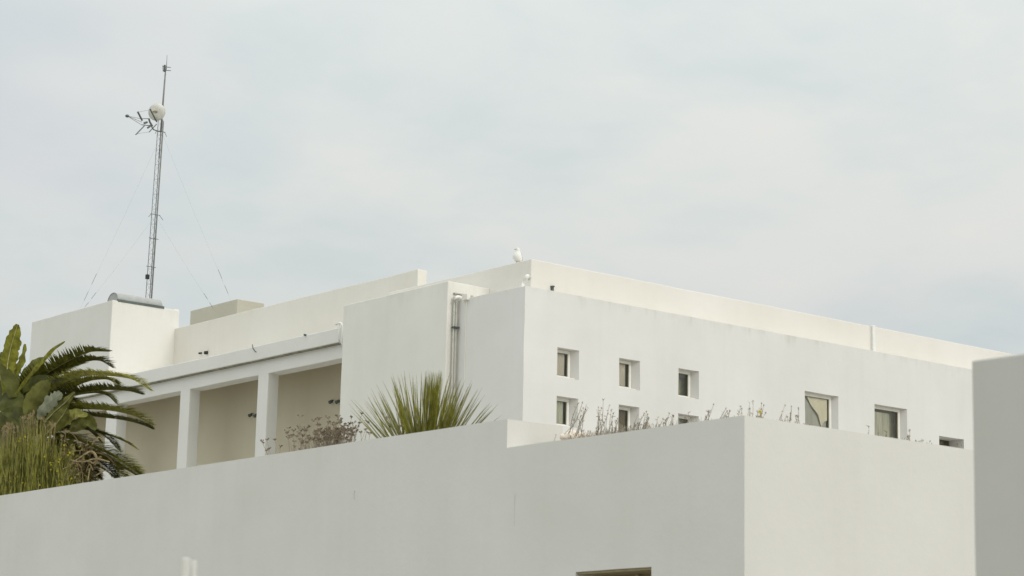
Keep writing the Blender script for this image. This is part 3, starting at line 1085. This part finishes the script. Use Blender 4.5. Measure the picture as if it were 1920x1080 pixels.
def frond(parent, pts, ll, mat, droop=0.25, start=0.12, n=17, width=0.016, spread=0.85, rr=0.013, vee=0.6):
    c = bez(pts, n)
    r_ = MB()
    r_.tube(c, [rr * (1 - 0.8 * i / (len(c) - 1)) for i in range(len(c))], 5)
    fo = r_.build('frond', 'rachis', parent, smooth=True)
    lf = MB()
    m_ = len(c)
    for i in range(int(m_ * start), m_):
        t_ = i / (m_ - 1)
        d = (c[min(i + 1, m_ - 1)] - c[max(i - 1, 0)]).normalized()
        side = d.cross(UP)
        if side.length < 0.05:
            side = cr.copy()
        side.normalize()
        nrm = side.cross(d).normalized()
        length = ll * (0.35 + 0.65 * math.sin(math.pi * min(1, 0.22 + 0.80 * t_)) ** 0.7) * (1.0 if t_ < 0.85 else (1.0 - 0.55 * (t_ - 0.85) / 0.15))
        for sgn in (-1, 1):
            for sub in (0, 1, 2):
                if rnd.random() < 0.12:
                    continue
                jit = rnd.uniform(-0.10, 0.10)
                p0 = c[i] + d * (sub / 3.0 * (c[min(i + 1, m_ - 1)] - c[i]).length)
                dirv = (d * (0.75 + jit + 0.6 * t_) + side * sgn * spread + nrm * (vee + rnd.uniform(-0.12, 0.12))).normalized()
                Ln = length * rnd.uniform(0.8, 1.4)
                mid = p0 + dirv * Ln * 0.5 - UP * droop * Ln * 0.15
                end = p0 + dirv * Ln - UP * droop * Ln * 0.55
                sv = dirv.cross(nrm).normalized()
                lf.ribbon([p0, mid, end], [width * 0.8, width, 0.001], sv, 0.3, nrm)
    lf.build('leaflets', mat, fo)
    return fo


PX = 20.6          # the plane in which the palm stands, behind the front parapet
palm = thing('palm_tree', 'feathery palm with long arching fronds reaching right over the front wall', 'palm', on(40, 930, 0, PX))


def pts_px(lst, x0=PX, dx=0.0):
    n_ = len(lst)
    return [on(a_, b_, 0, x0 + dx * i / max(1, n_ - 1)) for i, (a_, b_) in enumerate(lst)]


FR = [
    ([(20, 790), (45, 745), (75, 710), (117, 683), (165, 661), (206, 659)], 0.42, 'palm_dark', 0.2, -0.6),
    ([(20, 790), (55, 745), (100, 707), (150, 682), (185, 676), (212, 690)], 0.38, 'palm_dark', 0.3, -0.2),
    ([(40, 785), (90, 740), (130, 714), (165, 704), (210, 705), (250, 712), (284, 733)], 0.38, 'palm_light', 0.35, -0.8),
    ([(40, 790), (80, 760), (120, 735), (160, 716), (195, 711), (212, 716), (222, 730)], 0.26, 'palm_light', 0.35, 0.3),
    ([(40, 790), (100, 752), (150, 737), (200, 731), (240, 733), (268, 740)], 0.36, 'palm_dark', 0.25, -0.4),
    ([(60, 780), (120, 748), (170, 737), (200, 741), (218, 757)], 0.24, 'palm_mid', 0.4, 0.5),
    ([(50, 800), (120, 772), (165, 767), (210, 770), (250, 779), (287, 797)], 0.40, 'palm_mid', 0.25, -0.6),
    ([(50, 805), (140, 780), (200, 783), (240, 789), (268, 797), (287, 805)], 0.26, 'palm_dark', 0.3, 0.0),
    ([(50, 815), (130, 803), (175, 809), (203, 822), (226, 846)], 0.22, 'palm_dark', 0.4, -0.3),
    ([(60, 815), (150, 804), (200, 815), (232, 827), (259, 843)], 0.13, 'palm_mid', 0.4, 0.4),
    ([(70, 830), (130, 822), (175, 838), (215, 857), (243, 876), (266, 893)], 0.38, 'palm_mid', 0.25, -0.5),
    ([(70, 840), (130, 840), (175, 853), (210, 872), (240, 900)], 0.36, 'palm_mid', 0.3, 0.2),
    ([(70, 845), (120, 850), (160, 868), (190, 900)], 0.30, 'palm_dark', 0.3, 0.1),
    ([(95, 845), (140, 846), (180, 856), (215, 870), (243, 884), (262, 896)], 0.40, 'palm_mid', 0.2, -0.3),
    ([(95, 850), (135, 856), (170, 868), (200, 884), (222, 902)], 0.42, 'palm_mid', 0.2, -0.1),
    ([(90, 855), (125, 866), (155, 882), (178, 902)], 0.40, 'palm_light', 0.25, 0.0),
    ([(60, 835), (110, 835), (150, 846), (190, 868), (222, 896)], 0.30, 'palm_dark', 0.25, -0.2),
    ([(80, 850), (120, 845), (165, 850), (200, 862), (228, 880)], 0.26, 'palm_dark', 0.3, 0.6),
    ([(70, 850), (105, 855), (140, 875), (165, 905)], 0.26, 'palm_dark', 0.3, 0.5),
    ([(50, 800), (90, 790), (130, 792), (165, 806), (190, 830)], 0.30, 'palm_dark', 0.3, 0.8),
    ([(30, 790), (0, 720), (-40, 680), (-90, 680)], 0.36, 'palm_dark', 0.3, 0.3),
    ([(50, 830), (20, 822), (-10, 830), (-40, 860)], 0.40, 'palm_dark', 0.3, 0.5),
    ([(50, 800), (25, 795), (-5, 800), (-35, 820)], 0.40, 'palm_mid', 0.3, 0.6),
    ([(30, 790), (-20, 760), (-80, 750), (-130, 790)], 0.36, 'palm_mid', 0.3, 0.6),
    ([(40, 780), (70, 730), (95, 705), (130, 700)], 0.28, 'palm_dark', 0.3, 1.0),
    ([(40, 790), (90, 760), (125, 752), (160, 760)], 0.30, 'palm_dark', 0.3, 1.0),
    ([(30, 800), (70, 775), (110, 775), (140, 800)], 0.32, 'palm_mid', 0.3, 0.9),
]
for lst, ll, mat, dr, dx in FR:
    frond(palm, pts_px(lst, PX, dx), ll, mat, dr)
p = MB()
b0 = on(38, 800, 0, PX)
p.tube([(b0.x, b0.y, 5.2), (b0.x, b0.y, 6.6), (b0.x, b0.y, b0.z + 0.15)], [0.24, 0.22, 0.14], 12)
p.build('trunk', 'trunk', palm, smooth=True)

# broad-leaved plant in the middle of the palm group
ban = thing('broad_leaf_plant', 'broad-leaved plant with torn paddle leaves growing among the palm fronds', 'plant', on(35, 930, 0, 20.2))


def paddle(parent, pts, wid, mat, tw=0.0, tear=0.10, x0=20.2, dx=0.0, fold=0.18, rib=True):
    c = bez(pts_px(pts, x0, dx), 8)
    n_ = len(c)
    lf, rb = MB(), MB()
    rows = []
    for i, q in enumerate(c):
        t_ = i / (n_ - 1)
        d = (c[min(i + 1, n_ - 1)] - c[max(i - 1, 0)]).normalized()
        vdir = (q - CP).normalized()
        s0 = d.cross(vdir).normalized()
        s1 = s0.cross(d).normalized()
        side = (s0 * math.cos(tw) + s1 * math.sin(tw))
        nrm = side.cross(d).normalized()
        w_ = wid * max(0.02, math.sin(math.pi * min(0.985, 0.06 + 0.94 * t_)) ** 0.55)
        row = []
        for sgn in (-1, 1):
            for j in (1.0, 0.5):
                jag = 1 + rnd.uniform(-tear, tear * 0.4) if j == 1.0 else 1
                row.append(q + side * sgn * w_ * j * jag + nrm * (fold * w_ * j + 0.015 * math.sin(t_ * 23 + sgn)))
        rows.append((row[0], row[1], q, row[3], row[2]))
    for a_, b_ in zip(rows, rows[1:]):
        for k in range(4):
            lf.quad(a_[k], a_[k + 1], b_[k + 1], b_[k])
    lo = lf.build('leaf', mat, parent, smooth=False)
    if rib:
        rb.tube([q + (CP - q).normalized() * 0.012 for q in c], [0.014 * (1 - 0.75 * i / (n_ - 1)) for i in range(n_)], 5)
        rb.build('midrib', 'midrib', lo, smooth=True)


paddle(ban, [(14, 760), (13, 700), (18, 662), (26, 632), (33, 608)], 0.19, 'palm_mid', 0.35, 0.22, 20.0, -0.1)
paddle(ban, [(20, 720), (30, 695), (40, 675), (47, 645)], 0.12, 'palm_mid', 0.9, 0.2, 20.1, 0.1, rib=False)
paddle(ban, [(25, 745), (20, 705), (14, 680), (4, 660)], 0.20, 'banana_dark', -0.3, 0.05, 20.0, 0, rib=False)
paddle(ban, [(22, 745), (45, 715), (64, 690), (83, 672)], 0.20, 'banana_mid', 0.55, 0.08, 20.3, 0.2)
paddle(ban, [(28, 740), (55, 705), (75, 682), (100, 655), (122, 640)], 0.045, 'palm_mid', 0.3, 0.1, 20.0, -0.2, rib=False)
paddle(ban, [(30, 775), (22, 735), (10, 705), (-8, 690)], 0.26, 'banana_mid', 0.3, 0.08, 20.1, 0, rib=False)
paddle(ban, [(40, 790), (20, 755), (5, 735), (-20, 725)], 0.28, 'banana_dark', 0.1, 0.06, 19.95, 0, rib=False)
paddle(ban, [(55, 790), (60, 760), (74, 735), (92, 715)], 0.20, 'banana_mid', 0.2, 0.12, 20.0, 0, rib=False)
paddle(ban, [(28, 735), (52, 722), (75, 712), (116, 712)], 0.13, 'banana_dark', 0.5, 0.06, 20.2, 0, rib=False)
paddle(ban, [(70, 785), (85, 762), (100, 748), (117, 738)], 0.15, 'banana_pale', 0.35, 0.35, 20.0, 0, rib=False)
paddle(ban, [(85, 790), (105, 770), (122, 755), (140, 735)], 0.10, 'banana_mid', 0.4, 0.1, 20.1, 0)
paddle(ban, [(70, 800), (95, 785), (115, 770), (130, 752)], 0.15, 'banana_mid', 0.8, 0.1, 20.2, 0, rib=False)
paddle(ban, [(85, 815), (105, 795), (118, 778), (125, 765)], 0.15, 'banana_mid', 0.1, 0.08, 20.0, 0)
paddle(ban, [(40, 850), (22, 830), (5, 812), (-25, 800)], 0.30, 'banana_dark', 0.2, 0.08, 20.3, 0, rib=False)
paddle(ban, [(60, 800), (45, 790), (20, 785), (-10, 790)], 0.26, 'banana_dark', 0.15, 0.05, 19.9, 0, rib=False)
paddle(ban, [(130, 805), (148, 795), (165, 788), (180, 806)], 0.14, 'banana_mid', 0.3, 0.1, 20.3, 0, rib=False)
paddle(ban, [(110, 800), (125, 785), (140, 775), (165, 778)], 0.12, 'palm_light', 0.5, 0.1, 20.2, 0, rib=False)
paddle(ban, [(60, 815), (75, 790), (85, 770), (88, 752)], 0.16, 'banana_dark', 0.3, 0.1, 20.25, 0, rib=False)
p = MB()
for px in (25, 40, 62, 85):
    a_ = on(px, 960, 0, 20.25)
    b_ = on(px - 4, 775, 0, 20.25)
    p.tube([(a_.x, a_.y, 5.3), b_], [0.06, 0.035], 8)
p.build('stem', 'palm_mid', ban, smooth=True)

# tall grass (nobody could count the blades)
gm_ = MB()
for i in range(3000):
    px = rnd.choice([rnd.gauss(48, 36), rnd.uniform(-45, 135), rnd.gauss(2, 14)])
    x_ = rnd.uniform(19.45, 20.0)
    a_ = on(px, 930, 0, x_)
    a_.z = 5.38
    env = 1.0 - min(1.0, abs(px - 58) / (150.0 if px < 58 else 88.0)) ** 1.5
    top = 5.75 + (0.30 + 1.30 * env) * rnd.uniform(0.25, 1.10)
    lean = rnd.gauss(0, 0.20) + (px - 55) * 0.0016
    h_ = top - a_.z
    pts = [a_, a_ + Vector((rnd.gauss(0, .03), -lean * 0.35, h_ * 0.55)), a_ + Vector((rnd.gauss(0, .08), -lean, h_))]
    c = bez(pts, 4)
    ww = rnd.uniform(0.006, 0.013)
    gm_.ribbon(c, [ww, ww, ww * 0.95, ww * 0.9, ww * 0.8, ww * 0.65, ww * 0.45, ww * 0.25, 0.001], (cr + cb * rnd.uniform(-0.6, 0.6)).normalized(), 0.2, cb)
gs = gm_.build('tall_grass', 'grass')
gs.data.materials.append(M['grass_dark'])
gs.data.materials.append(M['grass_pale'])
per = len(gs.data.polygons) // 3000
kinds = [rnd.choices((0, 1, 2), (0.62, 0.20, 0.18))[0] for _ in range(3001)]
for pi_, po in enumerate(gs.data.polygons):
    po.material_index = kinds[pi_ // per]
gs['kind'] = 'stuff'
gs['label'] = 'dense tall olive grass behind the left end of the front wall'
gs['category'] = 'grass'
# pale seed heads of the tallest blades
p = MB()
for i in range(46):
    px = rnd.choice([rnd.gauss(58, 9), rnd.gauss(95, 16), rnd.gauss(20, 14)])
    py = 784 + abs(px - 60) * 0.45 + rnd.uniform(-8, 14)
    q = on(px, py, 0, 19.7)
    for k in range(6):
        e_ = q + Vector((rnd.gauss(0, .03), rnd.gauss(0, .035), rnd.uniform(0.02, 0.10)))
        p.ribbon([q, (q + e_) / 2, e_], [0.006, 0.009, 0.002], cr, 0.2, cb)
    p.ribbon([q - UP * 0.5, q - UP * 0.25, q], [0.004, 0.004, 0.004], cr, 0.2, cb)
o = p.build('seed_head_grass', 'dry')
o['kind'] = 'stuff'
o['label'] = 'pale seed heads rising out of the tall olive grass'
o['category'] = 'grass'


def flower_plant(px, py, size, n_leaf, n_fl, label, x0=19.55):
    root = thing('wildflower', label, 'flowering plant', on(px, 930, 0, x0), 'yellow wildflowers behind the front wall')
    lf, fl_ = MB(), MB()
    b_ = on(px, py + 60, 0, x0)
    b_.z = 5.36
    for i in range(n_leaf):
        q = on(px + rnd.gauss(0, size), py + rnd.uniform(-size * .6, size * 1.9), 0, x0 + rnd.uniform(-0.1, 0.3))
        d = Vector((rnd.gauss(0, 1), rnd.gauss(0, 1), rnd.gauss(0.4, .7))).normalized()
        s_ = d.cross(Vector((rnd.gauss(0, 1), rnd.gauss(0, 1), rnd.gauss(0, 1)))).normalized()
        l_ = rnd.uniform(0.04, 0.10)
        lf.ribbon([q, q + d * l_ * .5, q + d * l_], [0.006, 0.016, 0.001], s_, 0.2, d.cross(s_))
        if i % 5 == 0:
            lf.tube([b_ + (q - b_) * 0.2, q], 0.004, 4, False)
    lf.build('foliage', 'herb', root)
    for i in range(n_fl):
        q = on(px + rnd.gauss(0, size * .8), py + rnd.gauss(0, size * .55), 0, x0 - 0.12)
        for k in range(6):
            a_ = 2 * math.pi * k / 6
            d = (cr * math.cos(a_) + UP * math.sin(a_))
            s_ = (cr * -math.sin(a_) + UP * math.cos(a_))
            fl_.ribbon([q, q + d * 0.009, q + d * 0.017], [0.004, 0.008, 0.003], s_, 0.0, cb)
    fl_.build('blossom', 'yellow', root)


flower_plant(101, 862, 11, 150, 5, 'yellow-flowered wild plant at the right foot of the tall grass')
flower_plant(132, 843, 10, 120, 3, 'yellow-flowered wild plant standing highest beside the dry tangle')
flower_plant(42, 826, 9, 60, 3, 'yellow-flowered wild plant growing within the tall grass')
flower_plant(128, 897, 16, 200, 3, 'yellow-flowered low wild plant at the wall top below the dry tangle')
flower_plant(40, 905, 26, 260, 3, 'yellow-flowered low leafy plant at the wall top under the tall grass')
flower_plant(84, 895, 18, 200, 2, 'yellow-flowered low leafy plant between grass and dry tangle')

# dark leafy shrub filling the gap under the fronds
dsh = thing('leafy_shrub', 'dark leafy shrub behind the dry tangle, under the lowest palm fronds', 'shrub', on(150, 930, 0, 20.9))
p, p2 = MB(), MB()
for i in range(900):
    px = rnd.uniform(80, 172)
    top_ = 818 + max(0, px - 120) * 0.52 + 10 * noise.noise(Vector((px * 0.06, 3, 1)))
    py = rnd.uniform(top_, 925)
    q = on(px, py, 0, 20.85 + rnd.uniform(-0.25, 0.35))
    d = Vector((rnd.gauss(0, 1), rnd.gauss(0, 1), rnd.gauss(0.3, .8))).normalized()
    s_ = d.cross(Vector((rnd.gauss(0, 1), rnd.gauss(0, 1), rnd.gauss(0, 1)))).normalized()
    l_ = rnd.uniform(0.07, 0.16)
    (p if rnd.random() < .75 else p2).ribbon([q, q + d * l_ * .5, q + d * l_], [.010, .028, .002], s_, .25, d.cross(s_))
fo_ = p.build('foliage', 'palm_dark', dsh)
p2.build('young_leaves', 'herb', dsh)
p = MB()
for i in range(26):
    a_ = on(rnd.uniform(110, 180), 925, 0, 20.9)
    a_.z = 5.4
    p.tube([a_, on(rnd.uniform(95, 190), rnd.uniform(850, 890), 0, 20.85 + rnd.uniform(-.2, .2))], [.012, .006], 5)
p.build('stem', 'dry_brown', dsh)

# dry tangle of dead fronds
dt = thing('dead_fronds', 'tangle of dry brown and straw-coloured dead fronds right of the tall grass', 'dead plant', on(155, 905, 0, 19.7))
p, p2 = MB(), MB()
for i in range(90):
    a_ = on(rnd.gauss(150, 16), rnd.gauss(868, 18), 0, 19.6 + rnd.uniform(0, 0.4))
    d = Vector((rnd.gauss(0, .3), rnd.gauss(0, .5), rnd.gauss(-.1, .5)))
    l_ = rnd.uniform(0.15, 0.45)
    c = bez([a_, a_ + d * l_ + UP * 0.06, a_ + d * l_ * 1.7 - UP * rnd.uniform(0.02, 0.18)], 4)
    (p if i % 3 else p2).ribbon(c, [rnd.uniform(0.005, 0.014)] * (len(c) - 1) + [0.002], (cr * rnd.uniform(-1, 1) + UP).normalized(), 0.2, cb)
p2.build('straw_blades', 'dry', dt)
p.build('dead_leaves', 'dry_brown', dt)
p = MB()
for lst in ([(135, 868), (150, 858), (165, 848), (175, 850), (182, 862), (178, 872)], [(160, 852), (172, 846), (181, 856), (176, 868), (170, 866)],
            [(130, 862), (155, 866), (180, 860), (205, 866)], [(118, 880), (140, 868), (158, 862)]):
    p.tube(bez(pts_px(lst, 19.5, 0.1), 5), 0.014, 6)
p.build('flower_stalk', 'dry', dt, smooth=True)

# ---- spiky yucca behind the wall
YX = 20.2
yc_ = thing('yucca', 'spiky rosette plant with a fan of narrow stiff green blades behind the front wall', 'yucca', on(793, 884, 0, YX))
tips = [(653, 756), (663, 748), (668, 760), (682, 748), (690, 745), (696, 728), (699, 744), (706, 721), (717, 713), (715, 732), (734, 708), (736, 700), (745, 702), (741, 715), (752, 700), (758, 694),
        (767, 697), (774, 702), (781, 701), (790, 697), (797, 698), (838, 710), (845, 694), (848, 700), (857, 704), (866, 708), (872, 713), (885, 712), (895, 729), (904, 727), (909, 740), (920, 754), (935, 757), (904, 748), (926, 768), (876, 735), (861, 720)]
ym, yp = MB(), MB()


def blade(mb, a_, b_, w_):
    mid = (a_ + b_) / 2 + Vector((rnd.gauss(0, .008), rnd.gauss(0, .008), 0.006))
    c = bez([a_, mid, b_], 3)
    s_ = ((b_ - a_).cross(cb + cr * rnd.uniform(-.7, .7))).normalized()
    mb.ribbon(c, [w_ * .9, w_, w_ * .95, w_ * .85, w_ * .65, w_ * .4, 0.0008], s_, 0.35, s_.cross(b_ - a_).normalized())


for i, (tx, ty) in enumerate(tips):
    for k in range(3 if i % 2 else 2):
        bx = 793 + (tx - 793) * 0.16 + rnd.gauss(0, 6)
        sh_ = rnd.uniform(0, 26) if k else 0
        t_ = Vector((tx + rnd.gauss(0, 5) * (k > 0), ty + sh_, 0))
        a_ = on(bx, 884 + rnd.uniform(-6, 10), 0, YX + rnd.uniform(-0.06, 0.06))
        b_ = on(t_.x, t_.y, 0, YX + rnd.uniform(-0.55, 0.55))
        off_ = abs(tx - 800)
        blade(yp if (k < 2 and off_ > 75) or (k == 0) else ym, a_, b_, rnd.uniform(0.010, 0.015) if off_ > 75 else rnd.uniform(0.012, 0.018))
for i in range(80):       # dense middle sheaf
    tx = rnd.uniform(797, 832)
    a_ = on(796 + (tx - 814) * 0.55 + rnd.gauss(0, 2), 884, 0, YX + rnd.uniform(-0.08, 0.08))
    blade(ym, a_, on(tx, rnd.uniform(692, 712), 0, YX + rnd.uniform(-0.15, 0.15)), rnd.uniform(0.008, 0.013))
for c0, c1, y0_, y1_, n_ in ((757, 790, 735, 800, 22), (834, 864, 725, 775, 44), (738, 762, 715, 780, 16), (790, 800, 730, 790, 8)):
    for i in range(n_):
        tx = rnd.uniform(c0, c1)
        a_ = on(793 + (tx - 800) * 0.42 + rnd.gauss(0, 4), 884, 0, YX + rnd.uniform(-0.1, 0.1))
        blade(ym, a_, on(tx, rnd.uniform(y0_, y1_), 0, YX + rnd.uniform(-0.35, 0.35)), rnd.uniform(0.009, 0.013))
ym.build('blades', 'yucca', yc_)
yp.build('outer_blades', 'yucca_grey', yc_)
p = MB()
q = on(793, 884, 0, YX)
p.tube([(q.x, q.y, 5.3), (q.x, q.y, q.z + 0.05)], [0.10, 0.07], 10)
p.build('stem', 'trunk', yc_, smooth=True)

# ---- dried umbel shrub
SX = 19.75
shb = thing('dried_shrub', 'dried brown shrub with many small flat seed heads beside the spiky yucca', 'shrub', on(600, 860, 0, SX))
heads = [(115, 700), (128, 712), (150, 690), (205, 690), (160, 755), (145, 765), (300, 610), (295, 640), (300, 680), (310, 665), (380, 530), (375, 605), (385, 625), (380, 690), (385, 712), (435, 690), (440, 600), (500, 590), (510, 545), (575, 540), (610, 590), (640, 530),
         (650, 560), (690, 585), (745, 610), (770, 630), (790, 575), (805, 510), (850, 570), (860, 650), (980, 545), (1000, 600), (1075, 595), (240, 740), (340, 740), (340, 705), (420, 612), (470, 560), (500, 555), (740, 650), (800, 640), (830, 620)]
for i in range(180):
    if i < 95:
        heads.append((rnd.gauss(645, 60), rnd.gauss(635, 35)))
    else:
        heads.append((rnd.gauss(520, 110), rnd.gauss(665, 28)))
hp = [(460 + a_ / 3.692, 640 + b_ / 3.692) for a_, b_ in heads]
sm, hm = MB(), MB()
for (hx, hy) in hp:
    q = on(hx, hy, 0, SX + rnd.uniform(-0.25, 0.35))
    bx = 600 + (hx - 600) * 0.72 + rnd.gauss(0, 8)
    b_ = on(bx, 875, 0, SX + rnd.uniform(-0.1, 0.2))
    b_.z = 5.42
    mid = b_ * 0.45 + q * 0.55 + Vector((rnd.gauss(0, .02), rnd.gauss(0, .04), 0.02))
    sm.tube(bez([b_, mid, q], 3), [0.006, 0.006, 0.005, 0.005, 0.004, 0.003, 0.003], 4, False)
    R0 = rnd.uniform(0.025, 0.06)
    for k in range(9):
        a_ = rnd.uniform(0, 2 * math.pi)
        rr_ = R0 * math.sqrt(rnd.random())
        e_ = q + Vector((math.cos(a_) * rr_, math.sin(a_) * rr_, 0.02 + 0.6 * rr_ + rnd.uniform(-.008, .008)))
        sm.tube([q, e_], 0.0022, 3, False)
        hm.ellipsoid(e_, (0.012, 0.012, 0.008), None, 5, 3)
    if rnd.random() < 0.5:
        e_ = mid + Vector((rnd.gauss(0, .05), rnd.gauss(0, .07), 0.07))
        sm.tube([mid, e_], 0.003, 3, False)
        d = (e_ - mid).normalized()
        hm.ribbon([e_, e_ + d * .03, e_ + d * .055], [.004, .012, .001], cr, .2, cb)
sm.build('stems', 'stem', shb)
hm.build('seed_heads', 'umbel', shb)


# ---- dry weeds along the lower parapet
def weeds(label, spec, ax, val, mat='weed'):
    root = None
    for (bx, by, tx, ty) in spec:
        for rep in range(2):
            j = 0 if rep == 0 else 1
            a_ = on(bx + j * rnd.gauss(0, 6), by + 12, ax, val + rnd.uniform(0, 0.15))
            b_ = on(tx + j * rnd.gauss(0, 7), ty + j * rnd.uniform(0, 18), ax, val + rnd.uniform(-.05, 0.2))
            if root is None:
                root = thing('dry_weed', label, 'weed', a_, 'dry weeds along the low parapet')
            sm = MB()
            mid = (a_ + b_) / 2 + Vector((rnd.gauss(0, .015), rnd.gauss(0, .015), 0.0))
            c = bez([a_, mid, b_], 4)
            sm.tube(c, [0.0045] * (len(c) - 3) + [0.004, 0.003, 0.002], 4, False)
            for k in range(rnd.randint(2, 5)):
                i = rnd.randint(4, len(c) - 1)
                d = Vector((rnd.gauss(0, .6), rnd.gauss(0, .6), rnd.uniform(0.1, 1))).normalized()
                l_ = rnd.uniform(0.02, 0.05)
                sm.ribbon([c[i], c[i] + d * l_ * .5, c[i] + d * l_], [.003, .0055, .001], (cr + UP * rnd.uniform(-1, 1)).normalized(), .2, cb)
            if rnd.random() < 0.75:
                sm.ellipsoid(b_, (.008, .008, .013), None, 5, 4)
            sm.build('stalk', mat if rnd.random() < 0.6 else 'umbel', root)


V2 = 18.95
weeds('dry weed clump leaning beside the lower left small window', [(1066, 800, 1092, 755), (1080, 805, 1100, 758), (1072, 802, 1080, 775), (1085, 810, 1090, 770), (1078, 806, 1103, 765)], 0, V2)
weeds('dry weed clump in the middle of the gap between the two lower small windows', [(1115, 812, 1124, 770), (1120, 812, 1128, 765), (1118, 812, 1140, 775), (1140, 815, 1142, 762), (1125, 812, 1131, 750)], 0, V2)
weeds('dry weed clump just left of the brown lower window', [(1138, 818, 1150, 775), (1145, 818, 1158, 785), (1150, 818, 1155, 790), (1142, 818, 1146, 770)], 0, V2)
weeds('dry weed clump just right of the brown lower window', [(1185, 808, 1195, 780), (1195, 806, 1208, 775), (1200, 806, 1216, 783), (1190, 808, 1200, 786), (1210, 806, 1212, 772)], 0, V2)
weeds('sparse dry weed clump left of the nearly hidden lower window', [(1225, 803, 1233, 783), (1243, 802, 1255, 775), (1260, 800, 1263, 780), (1246, 801, 1248, 788)], 0, V2)
weeds('single dry sprig in front of the nearly hidden lower window', [(1292, 800, 1291, 774)], 0, V2)
weeds('sparse dry weed clump right of the nearly hidden lower window', [(1318, 792, 1338, 758), (1325, 792, 1328, 772), (1342, 788, 1361, 766), (1358, 786, 1368, 770), (1345, 788, 1365, 775)], 0, V2)
weeds('single dry weed stalk near the corner of the low parapet', [(1380, 784, 1389, 762)], 0, V2)
V3 = 18.9
weeds('dry weed clump with a small yellow flower at the parapet corner', [(1405, 790, 1412, 752), (1415, 790, 1428, 756), (1422, 792, 1432, 760), (1402, 788, 1406, 766), (1420, 790, 1424, 765)], 1, V3)
weeds('dry weed clump left of the wide window with the cream reflection', [(1455, 795, 1472, 760), (1475, 798, 1484, 762), (1488, 800, 1497, 765), (1482, 800, 1482, 775), (1490, 800, 1492, 780)], 1, V3)
weeds('tiny dry sprig between the two wide windows', [(1622, 816, 1629, 800)], 1, V3)
weeds('tiny dry weed in front of the window with blinds', [(1645, 822, 1647, 812), (1660, 826, 1662, 810)], 1, V3)
weeds('dry weed clump at the lower right corner of the window with blinds', [(1700, 828, 1706, 806), (1704, 830, 1702, 818), (1712, 832, 1717, 826)], 1, V3)
weeds('tiny dry sprigs left of the slit window at the far right', [(1728, 836, 1730, 825), (1742, 838, 1744, 827)], 1, V3)
weeds('forked dry sprig in front of the slit window', [(1797, 846, 1795, 833), (1797, 846, 1803, 834)], 1, V3)
q = on(1425, 772, 1, V3 - 0.05)
p = MB()
for k in range(7):
    a_ = 2 * math.pi * k / 7
    d = cr * math.cos(a_) + UP * math.sin(a_)
    s_ = cr * -math.sin(a_) + UP * math.cos(a_)
    p.ribbon([q, q + d * .012, q + d * .022], [.004, .008, .003], s_, 0, cb)
a_ = on(1426, 800, 1, V3)
p.tube([a_, q], 0.004, 4, False)
tag(p.build('wildflower', 'yellow'), 'single yellow wildflower above the low parapet right of its corner', 'flowering plant', 'yellow wildflowers behind the front wall')

# low fine dry growth all along the parapet (nobody could count it)
p = MB()
for i in range(520):
    if i < 360:
        px = rnd.choice([rnd.gauss(1100, 22), rnd.gauss(1150, 14), rnd.gauss(1205, 16), rnd.uniform(1060, 1390)])
        py = 826 - (px - 1060) * 0.122
        ax_, v_ = 0, V2
    else:
        px = rnd.choice([rnd.gauss(1420, 14), rnd.gauss(1480, 14), rnd.gauss(1705, 14), rnd.uniform(1400, 1760)])
        py = 784 + (px - 1400) * 0.16
        ax_, v_ = 1, V3
    h_ = rnd.uniform(4, 15) if ax_ == 0 else rnd.uniform(0, 7)
    a_ = on(px, py + 8, ax_, v_ + rnd.uniform(-0.15, 0.25))
    b_ = on(px + rnd.gauss(2, 5), py - h_, ax_, v_ + rnd.uniform(-0.15, 0.25))
    m_ = (a_ + b_) / 2 + Vector((rnd.gauss(0, .01), rnd.gauss(0, .01), 0))
    p.ribbon([a_, m_, b_], [.0028, .0032, .001], (cr + cb * rnd.uniform(-.5, .5)).normalized(), .2, cb)
    if i % 4 == 0:
        p.ribbon([b_, b_ + UP * .012, b_ + UP * .024], [.002, .006, .001], cr, .2, cb)
o = p.build('dry_undergrowth', 'weed')
o['kind'] = 'stuff'
o['label'] = 'low fine dry growth fringing the lower stepped parapet'
o['category'] = 'undergrowth'
